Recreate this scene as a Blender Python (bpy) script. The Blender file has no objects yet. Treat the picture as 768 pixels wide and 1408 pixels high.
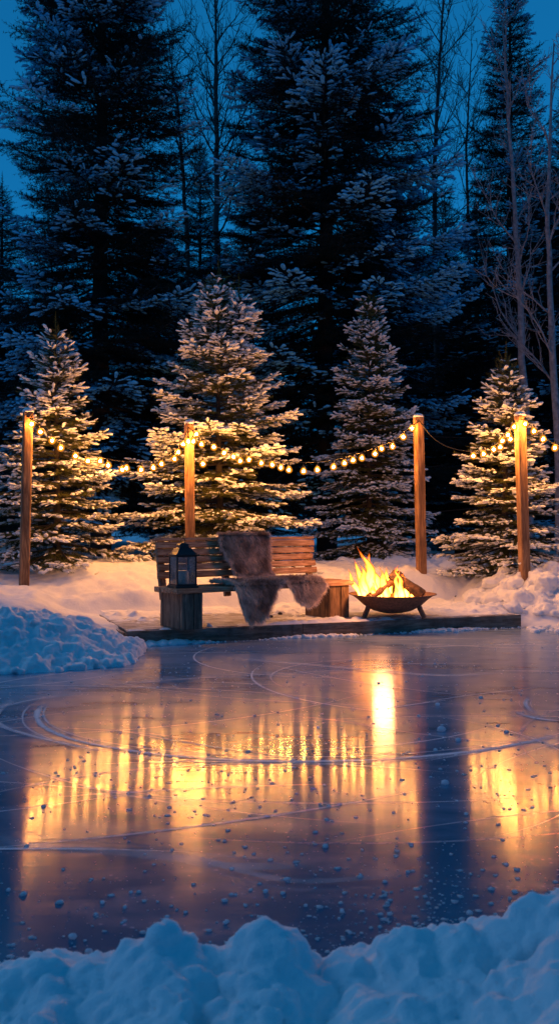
import bpy, bmesh, math, random
import numpy as np
from mathutils import Vector, Matrix

random.seed(7)
RNG = np.random.default_rng(7)
SC = bpy.context.scene
COL = SC.collection
R = math.radians
FAST_PREVIEW = False

# ------------------------------------------------------------------ camera model (photo 768x1408)
F = 1250.0
H = 1.17
PITCH = math.atan(14 / F)

def at(px, py, d):
    """world point seen at photo pixel (px,py), at depth y=d"""
    u = (px - 384) / F
    v = (704 - py) / F
    y = math.cos(PITCH) - v * math.sin(PITCH)
    z = v * math.cos(PITCH) + math.sin(PITCH)
    t = d / y
    return Vector((u * t, d, H + z * t))

def at_z(px, py, z):
    u = (px - 384) / F
    v = (704 - py) / F
    y = math.cos(PITCH) - v * math.sin(PITCH)
    zz = v * math.cos(PITCH) + math.sin(PITCH)
    t = (z - H) / zz
    return Vector((u * t, y * t, z))

# ------------------------------------------------------------------ noise (vectorised Perlin)
_perm = np.random.default_rng(3).permutation(256)
_perm = np.concatenate([_perm, _perm, _perm])
_grad = np.random.default_rng(4).normal(size=(256, 3))
_grad /= np.linalg.norm(_grad, axis=1)[:, None]

def perlin(p):
    p = np.asarray(p, float)
    i = np.floor(p).astype(int)
    f = p - i
    i &= 255
    u = f * f * f * (f * (f * 6 - 15) + 10)
    r = 0
    for dx in (0, 1):
        for dy in (0, 1):
            for dz in (0, 1):
                h = _perm[_perm[_perm[i[:, 0] + dx] + i[:, 1] + dy] + i[:, 2] + dz]
                g = _grad[h]
                d = f - np.array([dx, dy, dz])
                w = np.where(dx, u[:, 0], 1 - u[:, 0]) * np.where(dy, u[:, 1], 1 - u[:, 1]) * np.where(dz, u[:, 2], 1 - u[:, 2])
                r = r + w * (g * d).sum(1)
    return r

def fbm(p, octv=4, lac=2.1, gain=.5):
    p = np.asarray(p, float)
    a, s = 1, 0
    for k in range(octv):
        s = s + a * perlin(p + 17.3 * k)
        p = p * lac
        a *= gain
    return s

def fbm2(x, y, s, octv=4, seed=0):
    return fbm(np.stack([x * s, y * s, np.full_like(x, seed * 7.7)], 1), octv)

# ------------------------------------------------------------------ object helpers
def link(o, parent=None):
    COL.objects.link(o)
    if parent is not None:
        o.parent = parent
    return o

def tag(o, label=None, cat=None, group=None, kind=None):
    if label: o['label'] = label
    if cat: o['category'] = cat
    if group: o['group'] = group
    if kind: o['kind'] = kind
    return o

def empty(name, loc, rz=0, label=None, cat=None, group=None):
    o = bpy.data.objects.new(name, None)
    o.empty_display_size = .1
    o.location = loc
    o.rotation_euler = (0, 0, rz)
    link(o)
    return tag(o, label, cat, group)

def mesh_np(name, V, Fc, mat, parent=None, smooth=True, col=None):
    """Fc: list of arrays (n,k) of face indices"""
    V = np.asarray(V, np.float32)
    me = bpy.data.meshes.new(name)
    if not isinstance(Fc, (list, tuple)):
        Fc = [Fc]
    Fc = [np.asarray(f, np.int32) for f in Fc if len(f)]
    nl = sum(f.size for f in Fc)
    nf = sum(len(f) for f in Fc)
    me.vertices.add(len(V)); me.vertices.foreach_set('co', V.ravel())
    me.loops.add(nl); me.polygons.add(nf)
    me.loops.foreach_set('vertex_index', np.concatenate([f.ravel() for f in Fc]))
    tot = np.concatenate([np.full(len(f), f.shape[1], np.int32) for f in Fc])
    st = np.concatenate([[0], np.cumsum(tot)[:-1]]).astype(np.int32)
    me.polygons.foreach_set('loop_start', st)
    me.polygons.foreach_set('loop_total', tot)
    me.polygons.foreach_set('use_smooth', np.full(nf, smooth, bool))
    me.update(calc_edges=True)
    if col is not None:
        a = me.color_attributes.new('Col', 'FLOAT_COLOR', 'POINT')
        c4 = np.ones((len(V), 4), np.float32); c4[:, :3] = col
        a.data.foreach_set('color', c4.ravel())
    if mat: me.materials.append(mat)
    o = bpy.data.objects.new(name, me)
    return link(o, parent)

class MB:
    """collects simple shapes into one bmesh"""
    def __init__(s): s.bm = bmesh.new()
    def box(s, c, size, rot=None, bev=.006, seg=2, jitter=0):
        m = Matrix.Translation(c) @ ((rot.to_4x4() if rot is not None else Matrix.Identity(4)))
        b = bmesh.new()
        bmesh.ops.create_cube(b, size=1)
        for v in b.verts:
            v.co = Vector((v.co.x * size[0], v.co.y * size[1], v.co.z * size[2]))
            if jitter: v.co += Vector([random.uniform(-jitter, jitter) for _ in range(3)])
        if bev:
            bmesh.ops.bevel(b, geom=b.edges[:], offset=min(bev, min(size) * .4), segments=seg, profile=.6, affect='EDGES')
        s._merge(b, m)
        return s
    def _merge(s, b, m):
        b.transform(m)
        me = bpy.data.meshes.new('t'); b.to_mesh(me); b.free()
        s.bm.from_mesh(me); bpy.data.meshes.remove(me)
    def tube(s, pts, rad, n=8, cap=True):
        pts = [Vector(p) for p in pts]
        if not hasattr(rad, '__len__'): rad = [rad] * len(pts)
        rings = []
        up = Vector((0, 0, 1))
        prev = None
        for i, p in enumerate(pts):
            t = (pts[min(i + 1, len(pts) - 1)] - pts[max(i - 1, 0)]).normalized()
            if prev is None:
                a = t.cross(up if abs(t.z) < .9 else Vector((1, 0, 0))).normalized()
            else:
                a = (prev - t * prev.dot(t)).normalized()
            prev = a
            b = t.cross(a)
            rings.append([s.bm.verts.new(p + (a * math.cos(2 * math.pi * k / n) + b * math.sin(2 * math.pi * k / n)) * rad[i]) for k in range(n)])
        for i in range(len(rings) - 1):
            for k in range(n):
                s.bm.faces.new((rings[i][k], rings[i][(k + 1) % n], rings[i + 1][(k + 1) % n], rings[i + 1][k]))
        if cap:
            s.bm.faces.new(rings[0][::-1]); s.bm.faces.new(rings[-1])
        return s
    def lathe(s, prof, n=32, c=(0, 0, 0), square=False, wob=0):
        """prof: list of (r,z)"""
        rings = []
        for r, z in prof:
            ring = []
            for k in range(n):
                a = 2 * math.pi * (k + (.5 if n == 4 else 0)) / n
                rr = r * (1 + wob * math.sin(3 * a + z * 9))
                ring.append(s.bm.verts.new((c[0] + rr * math.cos(a), c[1] + rr * math.sin(a), c[2] + z)))
            rings.append(ring)
        for i in range(len(rings) - 1):
            for k in range(n):
                s.bm.faces.new((rings[i][k], rings[i][(k + 1) % n], rings[i + 1][(k + 1) % n], rings[i + 1][k]))
        if prof[0][0] > 1e-6: s.bm.faces.new(rings[0][::-1])
        if prof[-1][0] > 1e-6: s.bm.faces.new(rings[-1])
        return s
    def build(s, name, mat, parent=None, smooth=False, label=None):
        bmesh.ops.remove_doubles(s.bm, verts=s.bm.verts[:], dist=1e-6)
        bmesh.ops.recalc_face_normals(s.bm, faces=s.bm.faces[:])
        me = bpy.data.meshes.new(name); s.bm.to_mesh(me); s.bm.free()
        for p in me.polygons: p.use_smooth = smooth
        me.materials.append(mat)
        o = bpy.data.objects.new(name, me)
        link(o, parent)
        if label: o['label'] = label
        return o

# ------------------------------------------------------------------ materials
class NT:
    def __init__(s, name):
        s.m = bpy.data.materials.new(name); s.m.use_nodes = True
        s.t = s.m.node_tree; s.t.nodes.clear()
        s.out = s.n('ShaderNodeOutputMaterial')
    def n(s, typ, **kw):
        nd = s.t.nodes.new(typ)
        for k, v in kw.items(): setattr(nd, k, v)
        return nd
    def l(s, a, b): s.t.links.new(a, b)
    def tex(s, out='Object', scale=(1, 1, 1), rand=True):
        tc = s.n('ShaderNodeTexCoord')
        mp = s.n('ShaderNodeMapping'); mp.inputs['Scale'].default_value = scale
        s.l(tc.outputs[out], mp.inputs['Vector'])
        if rand:
            oi = s.n('ShaderNodeObjectInfo')
            mu = s.n('ShaderNodeMath', operation='MULTIPLY'); mu.inputs[1].default_value = 37
            s.l(oi.outputs['Random'], mu.inputs[0])
            s.l(mu.outputs[0], mp.inputs['Location'])
        return mp.outputs[0]
    def noise(s, vec, scale, detail=5, rough=.55, dist=0):
        nd = s.n('ShaderNodeTexNoise')
        nd.inputs['Scale'].default_value = scale; nd.inputs['Detail'].default_value = detail
        nd.inputs['Roughness'].default_value = rough; nd.inputs['Distortion'].default_value = dist
        if vec is not None: s.l(vec, nd.inputs['Vector'])
        return nd.outputs['Fac']
    def ramp(s, fac, stops, interp='LINEAR'):
        r = s.n('ShaderNodeValToRGB'); r.color_ramp.interpolation = interp
        e = r.color_ramp.elements
        while len(e) < len(stops): e.new(.5)
        for el, (p, c) in zip(e, stops):
            el.position = p
            el.color = (*c, 1) if hasattr(c, '__len__') else (c, c, c, 1)
        s.l(fac, r.inputs[0])
        return r.outputs[0]
    def math(s, op, a, b=None, clamp=False):
        m = s.n('ShaderNodeMath', operation=op); m.use_clamp = clamp
        for i, x in enumerate((a, b)):
            if x is None: continue
            if isinstance(x, (int, float)): m.inputs[i].default_value = x
            else: s.l(x, m.inputs[i])
        return m.outputs[0]
    def mix(s, fac, a, b):
        m = s.n('ShaderNodeMix', data_type='RGBA')
        for sock, x in ((m.inputs[0], fac), (m.inputs[6], a), (m.inputs[7], b)):
            if isinstance(x, (int, float)): sock.default_value = x
            elif isinstance(x, tuple): sock.default_value = (*x, 1)
            else: s.l(x, sock)
        return m.outputs[2]
    def bump(s, h, strength=.3, dist=.01, normal=None):
        b = s.n('ShaderNodeBump'); b.inputs['Strength'].default_value = strength; b.inputs['Distance'].default_value = dist
        s.l(h, b.inputs['Height'])
        if normal is not None: s.l(normal, b.inputs['Normal'])
        return b.outputs[0]
    def bsdf(s, color=(.5, .5, .5), rough=.6, metal=0, normal=None, spec=.5, **kw):
        b = s.n('ShaderNodeBsdfPrincipled')
        for k, x in (('Base Color', color), ('Roughness', rough), ('Metallic', metal), ('Specular IOR Level', spec)):
            if isinstance(x, (int, float)): b.inputs[k].default_value = x
            elif isinstance(x, tuple): b.inputs[k].default_value = (*x, 1)
            else: s.l(x, b.inputs[k])
        if normal is not None: s.l(normal, b.inputs['Normal'])
        for k, v in kw.items(): b.inputs[k.replace('_', ' ')].default_value = v
        s.l(b.outputs[0], s.out.inputs[0])
        return b

def mat_wood(name, dark, light, axis=0, rough=.75, scale=1., frost=0.):
    t = NT(name)
    sc = [9., 9., 9.]; sc[axis] = .9
    v = t.tex('Object', tuple(x * scale for x in sc))
    g = t.noise(v, 3, 7, .62, 1.2)
    g2 = t.noise(v, 14, 4, .6)
    c = t.ramp(t.math('ADD', t.math('MULTIPLY', g, .75), t.math('MULTIPLY', g2, .25)), [(.36, tuple(x * .7 for x in dark)), (.46, dark), (.62, light)])
    v2 = t.tex('Object', (1, 1, 1))
    blot = t.ramp(t.noise(v2, 2.3, 3), [(.3, .45), (.7, 1.)])
    mm = t.n('ShaderNodeMix', data_type='RGBA', blend_type='MULTIPLY'); mm.inputs[0].default_value = 1
    t.l(c, mm.inputs[6]); t.l(blot, mm.inputs[7])
    c = mm.outputs[2]
    if frost:
        geo = t.n('ShaderNodeNewGeometry'); sx = t.n('ShaderNodeSeparateXYZ'); t.l(geo.outputs['Normal'], sx.inputs[0])
        fr = t.math('MULTIPLY', t.ramp(t.noise(v2, 7, 6, .7), [(.5 - frost * .3, 0.), (.72, 1.)]), t.math('MAXIMUM', sx.outputs[2], 0.12))
        c = t.mix(fr, c, (.7, .72, .75))
    t.bsdf(c, rough, normal=t.bump(t.math('ADD', g, g2), .45, .006))
    return t.m

def mat_snow(name, sss=True, bump=.35, scale=1.):
    t = NT(name)
    v = t.tex('Object', (scale,) * 3, rand=False)
    n1 = t.noise(v, 34, 5, .65); n2 = t.noise(v, 190, 3, .6)
    c = t.ramp(t.noise(v, 3, 3), [(.3, (.74, .78, .82)), (.7, (.86, .87, .88))])
    t.bsdf(c, .7, normal=t.bump(t.math('ADD', n1, t.math('MULTIPLY', n2, .5)), bump, .02), spec=.25)
    return t.m

def mat_plain(name, color, rough=.6, metal=0, bump=0, bscale=60, var=.25):
    t = NT(name)
    v = t.tex('Object')
    n = t.noise(v, bscale, 4)
    c = t.ramp(n, [(.3, tuple(x * (1 - var) for x in color)), (.7, tuple(min(1, x * (1 + var)) for x in color))])
    t.bsdf(c, rough, metal, normal=t.bump(n, bump, .005) if bump else None)
    return t.m

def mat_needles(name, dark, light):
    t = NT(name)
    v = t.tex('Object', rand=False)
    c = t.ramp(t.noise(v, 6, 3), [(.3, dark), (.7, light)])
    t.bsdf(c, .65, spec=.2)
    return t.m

M = {}
M['snow'] = mat_snow('snow')
M['tree_snow'] = mat_snow('branch_snow', bump=.2)
def mat_blue_shade_snow():
    t = NT('blue_shade_tinted_snow')
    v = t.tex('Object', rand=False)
    c = t.ramp(t.noise(v, 3, 3), [(.3, (.13, .54, .78)), (.7, (.22, .68, .90))])  # twilight blue shade put into the snow colour, offsetting the warm bulb light
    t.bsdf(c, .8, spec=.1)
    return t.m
M['forest_snow_blue_shade'] = mat_blue_shade_snow()
M['wood_bench'] = mat_wood('bench_wood', (.33, .165, .085), (.74, .45, .27), 0)
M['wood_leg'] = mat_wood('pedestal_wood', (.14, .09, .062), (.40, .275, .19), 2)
M['wood_leg_fire_tint'] = mat_wood('fire_tint_pedestal_wood', (.14, .07, .035), (.40, .22, .11), 2)  # pedestal wood again, with firelight warmth put into its colour
M['wood_deck'] = mat_wood('deck_wood', (.035, .026, .02), (.13, .09, .065), 0, frost=.9)
M['wood_fascia'] = mat_wood('fascia_wood', (.14, .092, .064), (.36, .25, .18), 0, frost=.25)
M['wood_post'] = mat_wood('post_wood', (.26, .12, .05), (.55, .30, .14), 2, scale=.8)
M['bark'] = mat_plain('bark', (.045, .034, .028), .9, bump=.6, bscale=25)
M['birch'] = mat_plain('pale_bark', (.22, .22, .24), .85, bump=.4, bscale=14, var=.4)
M['dark_bark'] = mat_plain('grey_bark', (.06, .055, .055), .9, bump=.4, bscale=14, var=.4)
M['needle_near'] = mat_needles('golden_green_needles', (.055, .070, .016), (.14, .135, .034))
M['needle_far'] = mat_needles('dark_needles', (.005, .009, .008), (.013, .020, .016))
M['iron'] = mat_plain('rusty_iron', (.24, .11, .065), .7, .15, .4, 40, .5)
M['lantern'] = mat_plain('black_lantern_metal', (.022, .028, .03), .45, .5, .15, 60)
M['wax'] = mat_plain('candle_wax', (.75, .68, .55), .5, bump=.1, bscale=20, var=.08)
M['wire'] = mat_plain('black_wire', (.012, .01, .009), .6)
M['charcoal_log'] = mat_plain('charred_bark', (.05, .028, .018), .9, bump=.9, bscale=22, var=.6)

def mat_glass():
    t = NT('lantern_glass')
    g = t.n('ShaderNodeBsdfGlass'); g.inputs['IOR'].default_value = 1.2; g.inputs['Roughness'].default_value = .03
    tr = t.n('ShaderNodeBsdfTransparent'); tr.inputs[0].default_value = (.86, .88, .88, 1)
    gl = t.n('ShaderNodeBsdfGlossy'); gl.inputs['Roughness'].default_value = .06
    fr = t.n('ShaderNodeFresnel'); fr.inputs[0].default_value = 1.45
    mx = t.n('ShaderNodeMixShader'); t.l(fr.outputs[0], mx.inputs[0]); t.l(tr.outputs[0], mx.inputs[1]); t.l(gl.outputs[0], mx.inputs[2])
    df = t.n('ShaderNodeBsdfDiffuse'); df.inputs[0].default_value = (.6, .62, .64, 1)
    fz = t.ramp(t.noise(t.tex('Object'), 9, 5, .7), [(.45, 0.05), (.75, .38)])
    m2 = t.n('ShaderNodeMixShader'); t.l(fz, m2.inputs[0]); t.l(mx.outputs[0], m2.inputs[1]); t.l(df.outputs[0], m2.inputs[2])
    t.l(m2.outputs[0], t.out.inputs[0])
    t.t.nodes.remove(g)
    return t.m
M['glass'] = mat_glass()

def mat_bulb():
    t = NT('amber_bulb_glass')
    lw = t.n('ShaderNodeLayerWeight'); lw.inputs[0].default_value = .5
    e = t.n('ShaderNodeEmission')
    t.l(t.ramp(lw.outputs['Facing'], [(.05, (1., .36, .035)), (.6, (1., .30, .02))]), e.inputs[0])
    t.l(t.ramp(lw.outputs['Facing'], [(.06, 1.), (.4, .45), (1., .2)]), e.inputs[1])
    st = t.n('ShaderNodeMath'); st.operation = 'MULTIPLY'; st.inputs[1].default_value = 2.6
    t.l(e.inputs[1].links[0].from_socket, st.inputs[0]); t.l(st.outputs[0], e.inputs[1])
    tr = t.n('ShaderNodeBsdfTransparent'); tr.inputs[0].default_value = (1, .93, .8, 1)
    mx = t.n('ShaderNodeMixShader'); mx.inputs[0].default_value = .5
    t.l(tr.outputs[0], mx.inputs[1]); t.l(e.outputs[0], mx.inputs[2])
    t.l(mx.outputs[0], t.out.inputs[0])
    t.m.cycles.emission_sampling = 'NONE'
    return t.m
def mat_filament():
    t = NT('glowing_filament')
    e = t.n('ShaderNodeEmission'); e.inputs[0].default_value = (1., .40, .08, 1); e.inputs[1].default_value = BULB_L
    t.l(e.outputs[0], t.out.inputs[0])
    return t.m
BULB_L = 2000.0
M['bulb'] = mat_bulb()
M['filament'] = mat_filament()

def mat_flame():
    t = NT('flame')
    at_ = t.n('ShaderNodeAttribute'); at_.attribute_name = 'Col'
    sp = t.n('ShaderNodeSeparateColor'); t.l(at_.outputs['Color'], sp.inputs[0])
    h = sp.outputs[0]
    lw = t.n('ShaderNodeLayerWeight'); lw.inputs[0].default_value = .4
    v = t.tex('Object', (1, 1, .45))
    nz = t.noise(v, 16, 4, .6, .5)
    hh = t.math('ADD', h, t.math('MULTIPLY', t.math('SUBTRACT', nz, .5), .7))
    c = t.ramp(hh, [(.1, (1., .36, .05)), (.5, (1., .27, .028)), (.95, (1., .13, .008))])
    s1 = t.math('MULTIPLY', t.ramp(hh, [(.05, 1.), (.6, .5), (1., .14)]), t.ramp(lw.outputs['Facing'], [(.0, 1.), (.22, .33), (.55, .07)]))
    e = t.n('ShaderNodeEmission'); t.l(c, e.inputs[0]); t.l(t.math('MULTIPLY', s1, FLAME_L), e.inputs[1])
    tr = t.n('ShaderNodeBsdfTransparent')
    a = t.math('MULTIPLY', t.ramp(lw.outputs['Facing'], [(.3, 1.), (.88, 0.)]), t.ramp(hh, [(.55, 1.), (1.15, .1)]))
    mx = t.n('ShaderNodeMixShader'); t.l(a, mx.inputs[0]); t.l(tr.outputs[0], mx.inputs[1]); t.l(e.outputs[0], mx.inputs[2])
    t.l(mx.outputs[0], t.out.inputs[0])
    return t.m
FLAME_L = 19.0
M['flame'] = mat_flame()

def mat_ember():
    t = NT('charred_glowing_log')
    v = t.tex('Object')
    n = t.noise(v, 18, 4, .6)
    geo = t.n('ShaderNodeNewGeometry')
    b = t.bsdf(t.ramp(n, [(.35, (.02, .012, .01)), (.7, (.14, .07, .035))]), .9, normal=t.bump(n, .9, .01))
    em = t.ramp(t.noise(v, 9, 3), [(.60, (0., 0., 0.)), (.70, (1., .16, .01))])
    t.l(em, b.inputs['Emission Color']); b.inputs['Emission Strength'].default_value = 2.2
    return t.m
M['log'] = mat_ember()
M['log_end'] = mat_wood('split_wood', (.13, .055, .02), (.34, .16, .06), 0)

def mat_fur():
    t = NT('sheepskin')
    a = t.n('ShaderNodeAttribute'); a.attribute_name = 'Col'
    b = t.bsdf((.2, .1, .1), .7, spec=.2)
    t.l(a.outputs['Color'], b.inputs['Base Color'])
    return t.m
M['fur'] = mat_fur()
M['hide'] = mat_plain('hide_leather', (.10, .075, .06), .8)

def mat_ice():
    t = NT('pond_ice')
    tc = t.n('ShaderNodeTexCoord'); sx = t.n('ShaderNodeSeparateXYZ'); t.l(tc.outputs['Object'], sx.inputs[0])
    v = tc.outputs['Object']
    mp = t.n('ShaderNodeMapping'); mp.inputs['Scale'].default_value = (1, 2.2, 1); t.l(v, mp.inputs[0])
    big = t.noise(mp.outputs[0], .55, 5, .6, .8)
    mid = t.noise(mp.outputs[0], 3.2, 6, .65, .4)
    fine = t.noise(v, 46, 4, .6)
    micro = t.noise(v, 150, 2, .5)
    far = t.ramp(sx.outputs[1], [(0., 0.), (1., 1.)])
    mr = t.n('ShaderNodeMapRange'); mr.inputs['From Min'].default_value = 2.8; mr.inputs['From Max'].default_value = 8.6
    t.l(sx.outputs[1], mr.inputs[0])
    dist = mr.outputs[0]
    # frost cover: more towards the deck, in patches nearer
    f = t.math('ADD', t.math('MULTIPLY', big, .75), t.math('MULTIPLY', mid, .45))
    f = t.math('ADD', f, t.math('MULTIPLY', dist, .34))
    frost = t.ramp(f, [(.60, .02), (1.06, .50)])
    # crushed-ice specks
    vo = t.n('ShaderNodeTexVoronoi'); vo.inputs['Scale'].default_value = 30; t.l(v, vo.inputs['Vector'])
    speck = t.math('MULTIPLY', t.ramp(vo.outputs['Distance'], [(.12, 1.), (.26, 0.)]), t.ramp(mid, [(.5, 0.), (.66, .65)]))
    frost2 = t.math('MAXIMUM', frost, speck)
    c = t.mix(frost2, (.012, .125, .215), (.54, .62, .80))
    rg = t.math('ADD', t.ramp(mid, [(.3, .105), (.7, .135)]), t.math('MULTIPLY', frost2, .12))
    mp2 = t.n('ShaderNodeMapping'); mp2.inputs['Scale'].default_value = (.13, 2.3, 1); t.l(v, mp2.inputs[0])
    rip = t.noise(mp2.outputs[0], 17, 4, .6, .3)
    rip = t.noise(mp2.outputs[0], 17, 1.5, .5, .3)
    smid = t.noise(v, 5, 1., .5)
    mp3 = t.n('ShaderNodeMapping'); mp3.inputs['Scale'].default_value = (.08, 2.4, 1); t.l(v, mp3.inputs[0])
    hgt = t.math('ADD', t.math('MULTIPLY', t.noise(mp3.outputs[0], 30, 1.5, .5), .06), t.math('ADD', t.math('MULTIPLY', micro, .0), t.math('ADD', t.math('MULTIPLY', smid, .3), t.math('MULTIPLY', rip, .42))))
    nb = t.bump(hgt, .5, .0020)
    b = t.bsdf(c, rg, normal=nb, spec=.5, IOR=1.68)
    b.inputs['Anisotropic'].default_value = .68      # scraped smooth along the direction of skating
    tg = t.n('ShaderNodeCombineXYZ'); tg.inputs[1].default_value = 1.0
    t.l(tg.outputs[0], b.inputs['Tangent'])
    return t.m
M['ice'] = mat_ice()

def mat_track():
    t = NT('skate_scraped_frost')
    v = t.tex('Object', rand=False)
    n = t.noise(v, 9, 5, .7)
    a = t.n('ShaderNodeAttribute'); a.attribute_name = 'Col'
    sp = t.n('ShaderNodeSeparateColor'); t.l(a.outputs['Color'], sp.inputs[0])
    al = t.math('MULTIPLY', sp.outputs[0], t.ramp(t.math('ADD', n, t.math('MULTIPLY', t.noise(v, 60, 3), .3)), [(.32, 0.), (.64, 1.)]))
    b = t.bsdf((.82, .84, .88), .8)
    t.l(al, b.inputs['Alpha'])
    return t.m
M['track'] = mat_track()
def mat_crumb():
    t = NT('snow_crumb')
    d = t.n('ShaderNodeBsdfDiffuse'); d.inputs[0].default_value = (.86, .88, .92, 1)
    tr = t.n('ShaderNodeBsdfTranslucent'); tr.inputs[0].default_value = (.86, .88, .92, 1)
    mx = t.n('ShaderNodeMixShader'); mx.inputs[0].default_value = .5
    t.l(d.outputs[0], mx.inputs[1]); t.l(tr.outputs[0], mx.inputs[2]); t.l(mx.outputs[0], t.out.inputs[0])
    return t.m
M['crumb'] = mat_crumb()

# ------------------------------------------------------------------ world and lights
W = bpy.data.worlds.new('World'); SC.world = W; W.use_nodes = True
wt = W.node_tree
bg = wt.nodes['Background']
sky = wt.nodes.new('ShaderNodeTexSky'); sky.sky_type = 'NISHITA'; sky.sun_disc = False
sky.sun_elevation = R(-2.0); sky.sun_rotation = R(20)
bw = wt.nodes.new('ShaderNodeRGBToBW'); wt.links.new(sky.outputs[0], bw.inputs[0])
pw = wt.nodes.new('ShaderNodeMath'); pw.operation = 'POWER'; pw.inputs[1].default_value = .40
wt.links.new(bw.outputs[0], pw.inputs[0])
mul = wt.nodes.new('ShaderNodeMix'); mul.data_type = 'RGBA'; mul.blend_type = 'MULTIPLY'; mul.inputs[0].default_value = 1
wt.links.new(pw.outputs[0], mul.inputs[6]); mul.inputs[7].default_value = (.014, .42, 1.12, 1)
wt.links.new(mul.outputs[2], bg.inputs[0])
bg.inputs[1].default_value = .65

sun = bpy.data.lights.new('sun', 'SUN'); sun.energy = .34; sun.angle = R(25); sun.color = (.35, .62, 1.)
so = bpy.data.objects.new('sun', sun); link(so)
so.rotation_euler = (R(55), 0, R(-111))

cam = bpy.data.cameras.new('camera'); co = bpy.data.objects.new('camera', cam); link(co); SC.camera = co
co.location = (0, 0, H); co.rotation_euler = (R(90) + PITCH, 0, 0)
cam.sensor_fit = 'VERTICAL'; cam.sensor_height = 36; cam.sensor_width = 36; cam.lens = 36 * F / 1408
cam.clip_end = 2000; cam.clip_start = .05
cam.dof.use_dof = True; cam.dof.focus_distance = 9.6; cam.dof.aperture_fstop = 6.5

SC.render.engine = 'CYCLES'
SC.view_settings.view_transform = 'Standard'; SC.view_settings.look = 'None'
SC.view_settings.exposure = 0; SC.view_settings.gamma = 1
SC.cycles.use_denoising = True
SC.cycles.sample_clamp_indirect = 6
SC.cycles.max_bounces = 8
SC.cycles.transparent_max_bounces = 12
SC.cycles.caustics_reflective = False; SC.cycles.caustics_refractive = False

# ------------------------------------------------------------------ snow helpers
def blob_verts(nsub):
    b = bmesh.new(); bmesh.ops.create_icosphere(b, subdivisions=nsub, radius=1)
    V = np.array([v.co[:] for v in b.verts]); Fc = np.array([[v.index for v in f.verts] for f in b.faces]); b.free()
    return V, Fc
ICO1 = blob_verts(1); ICO2 = blob_verts(2); ICO3 = blob_verts(3)

def lump_pile(name, blobs, voxel, amp, freq, mat, keep=lambda V: None, smooth_it=3, label_kind='structure'):
    """union of many irregular lumps -> one snow mass. blobs: list of (center, radius, squash)"""
    Vs, Fs, n = [], [], 0
    V0, F0 = ICO2
    for i, (c, r, sq) in enumerate(blobs):
        V = V0.copy()
        V *= (1 + .38 * perlin(V * 1.4 + i * 3.71) + .25 * perlin(V * 3.1 + i * 1.3))[:, None]
        V = V * r * np.array([1, 1, sq]) + np.array(c)
        Vs.append(V); Fs.append(F0 + n); n += len(V)
    o = mesh_np(name, np.concatenate(Vs), np.concatenate(Fs), mat)
    md = o.modifiers.new('r', 'REMESH'); md.mode = 'VOXEL'; md.voxel_size = voxel
    ms = o.modifiers.new('s', 'SMOOTH'); ms.iterations = smooth_it; ms.factor = .5
    dg = bpy.context.evaluated_depsgraph_get()
    me = bpy.data.meshes.new_from_object(o.evaluated_get(dg))
    o.modifiers.clear()
    old = o.data; o.data = me; bpy.data.meshes.remove(old)
    me.name = name
    nv = len(me.vertices)
    co_ = np.empty(nv * 3, np.float32); me.vertices.foreach_get('co', co_); co_ = co_.reshape(-1, 3).astype(float)
    no = np.empty(nv * 3, np.float32); me.vertices.foreach_get('normal', no); no = no.reshape(-1, 3)
    d = amp * (fbm(co_ * freq, 4) + .6 * np.abs(fbm(co_ * freq * .4 + 9, 2)))
    d = d + amp * 1.1 * (np.abs(fbm(co_ * freq * 1.6 + 31, 3)) - .25) + amp * .22 * fbm(co_ * freq * 6 + 5, 2)
    co_ = co_ + no * d[:, None]
    me.vertices.foreach_set('co', co_.astype(np.float32).ravel())
    me.polygons.foreach_set('use_smooth', np.ones(len(me.polygons), bool))
    me.update()
    if not me.materials: me.materials.append(mat)
    o['kind'] = label_kind
    return o

# ------------------------------------------------------------------ layout anchors
DECK_A = at_z(175, 888, 0.0)
DECK_B = at_z(714, 862, 0.0)
DV = (DECK_B - DECK_A); DECK_L = DV.length; DANG = math.atan2(DV.y, DV.x)
DECK_D = 1.6
DECK_H = .142

# ------------------------------------------------------------------ ground sheet
def pond_inside(x, y):
    """signed 'depth' inside the pond (positive inside), metres, smooth-ish"""
    # pond outline as polygon (ccw)
    P = np.array([(-5.0, 2.35), (-1.0, 2.02), (0., 2.0), (1.0, 2.05), (5.5, 2.4), (8, 5.5), (6.2, 10.0), (3.4, 9.9),
                  (DECK_B.x + .05, DECK_B.y + .02), (DECK_A.x, DECK_A.y), (-1.62, 8.0), (-2.1, 7.25), (-2.9, 6.75), (-5, 6.2), (-6.2, 4.2)])
    d = np.full(x.shape, 1e9); inside = np.zeros(x.shape, bool)
    n = len(P)
    for i in range(n):
        a, b = P[i], P[(i + 1) % n]
        ab = b - a
        t = np.clip(((x - a[0]) * ab[0] + (y - a[1]) * ab[1]) / (ab @ ab), 0, 1)
        d = np.minimum(d, np.hypot(x - a[0] - t * ab[0], y - a[1] - t * ab[1]))
        cr = ((a[1] > y) != (b[1] > y)) & (x < (b[0] - a[0]) * (y - a[1]) / (b[1] - a[1] + 1e-12) + a[0])
        inside ^= cr
    return np.where(inside, d, -d)

def deck_local(x, y):
    c, s = math.cos(DANG), math.sin(DANG)
    dx, dy = x - DECK_A.x, y - DECK_A.y
    return dx * c + dy * s, -dx * s + dy * c

def sstep(a, b, x):
    t = np.clip((x - a) / (b - a), 0, 1); return t * t * (3 - 2 * t)

_br = np.random.default_rng(11)
BUMPS = []
for _ in range(2600):
    BUMPS.append((_br.uniform(-5, 5.2), _br.uniform(8.2, 14.5), _br.uniform(.03, .08) if _br.random() < .7 else _br.uniform(.08, .2), _br.uniform(.4, 1.)))

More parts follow.
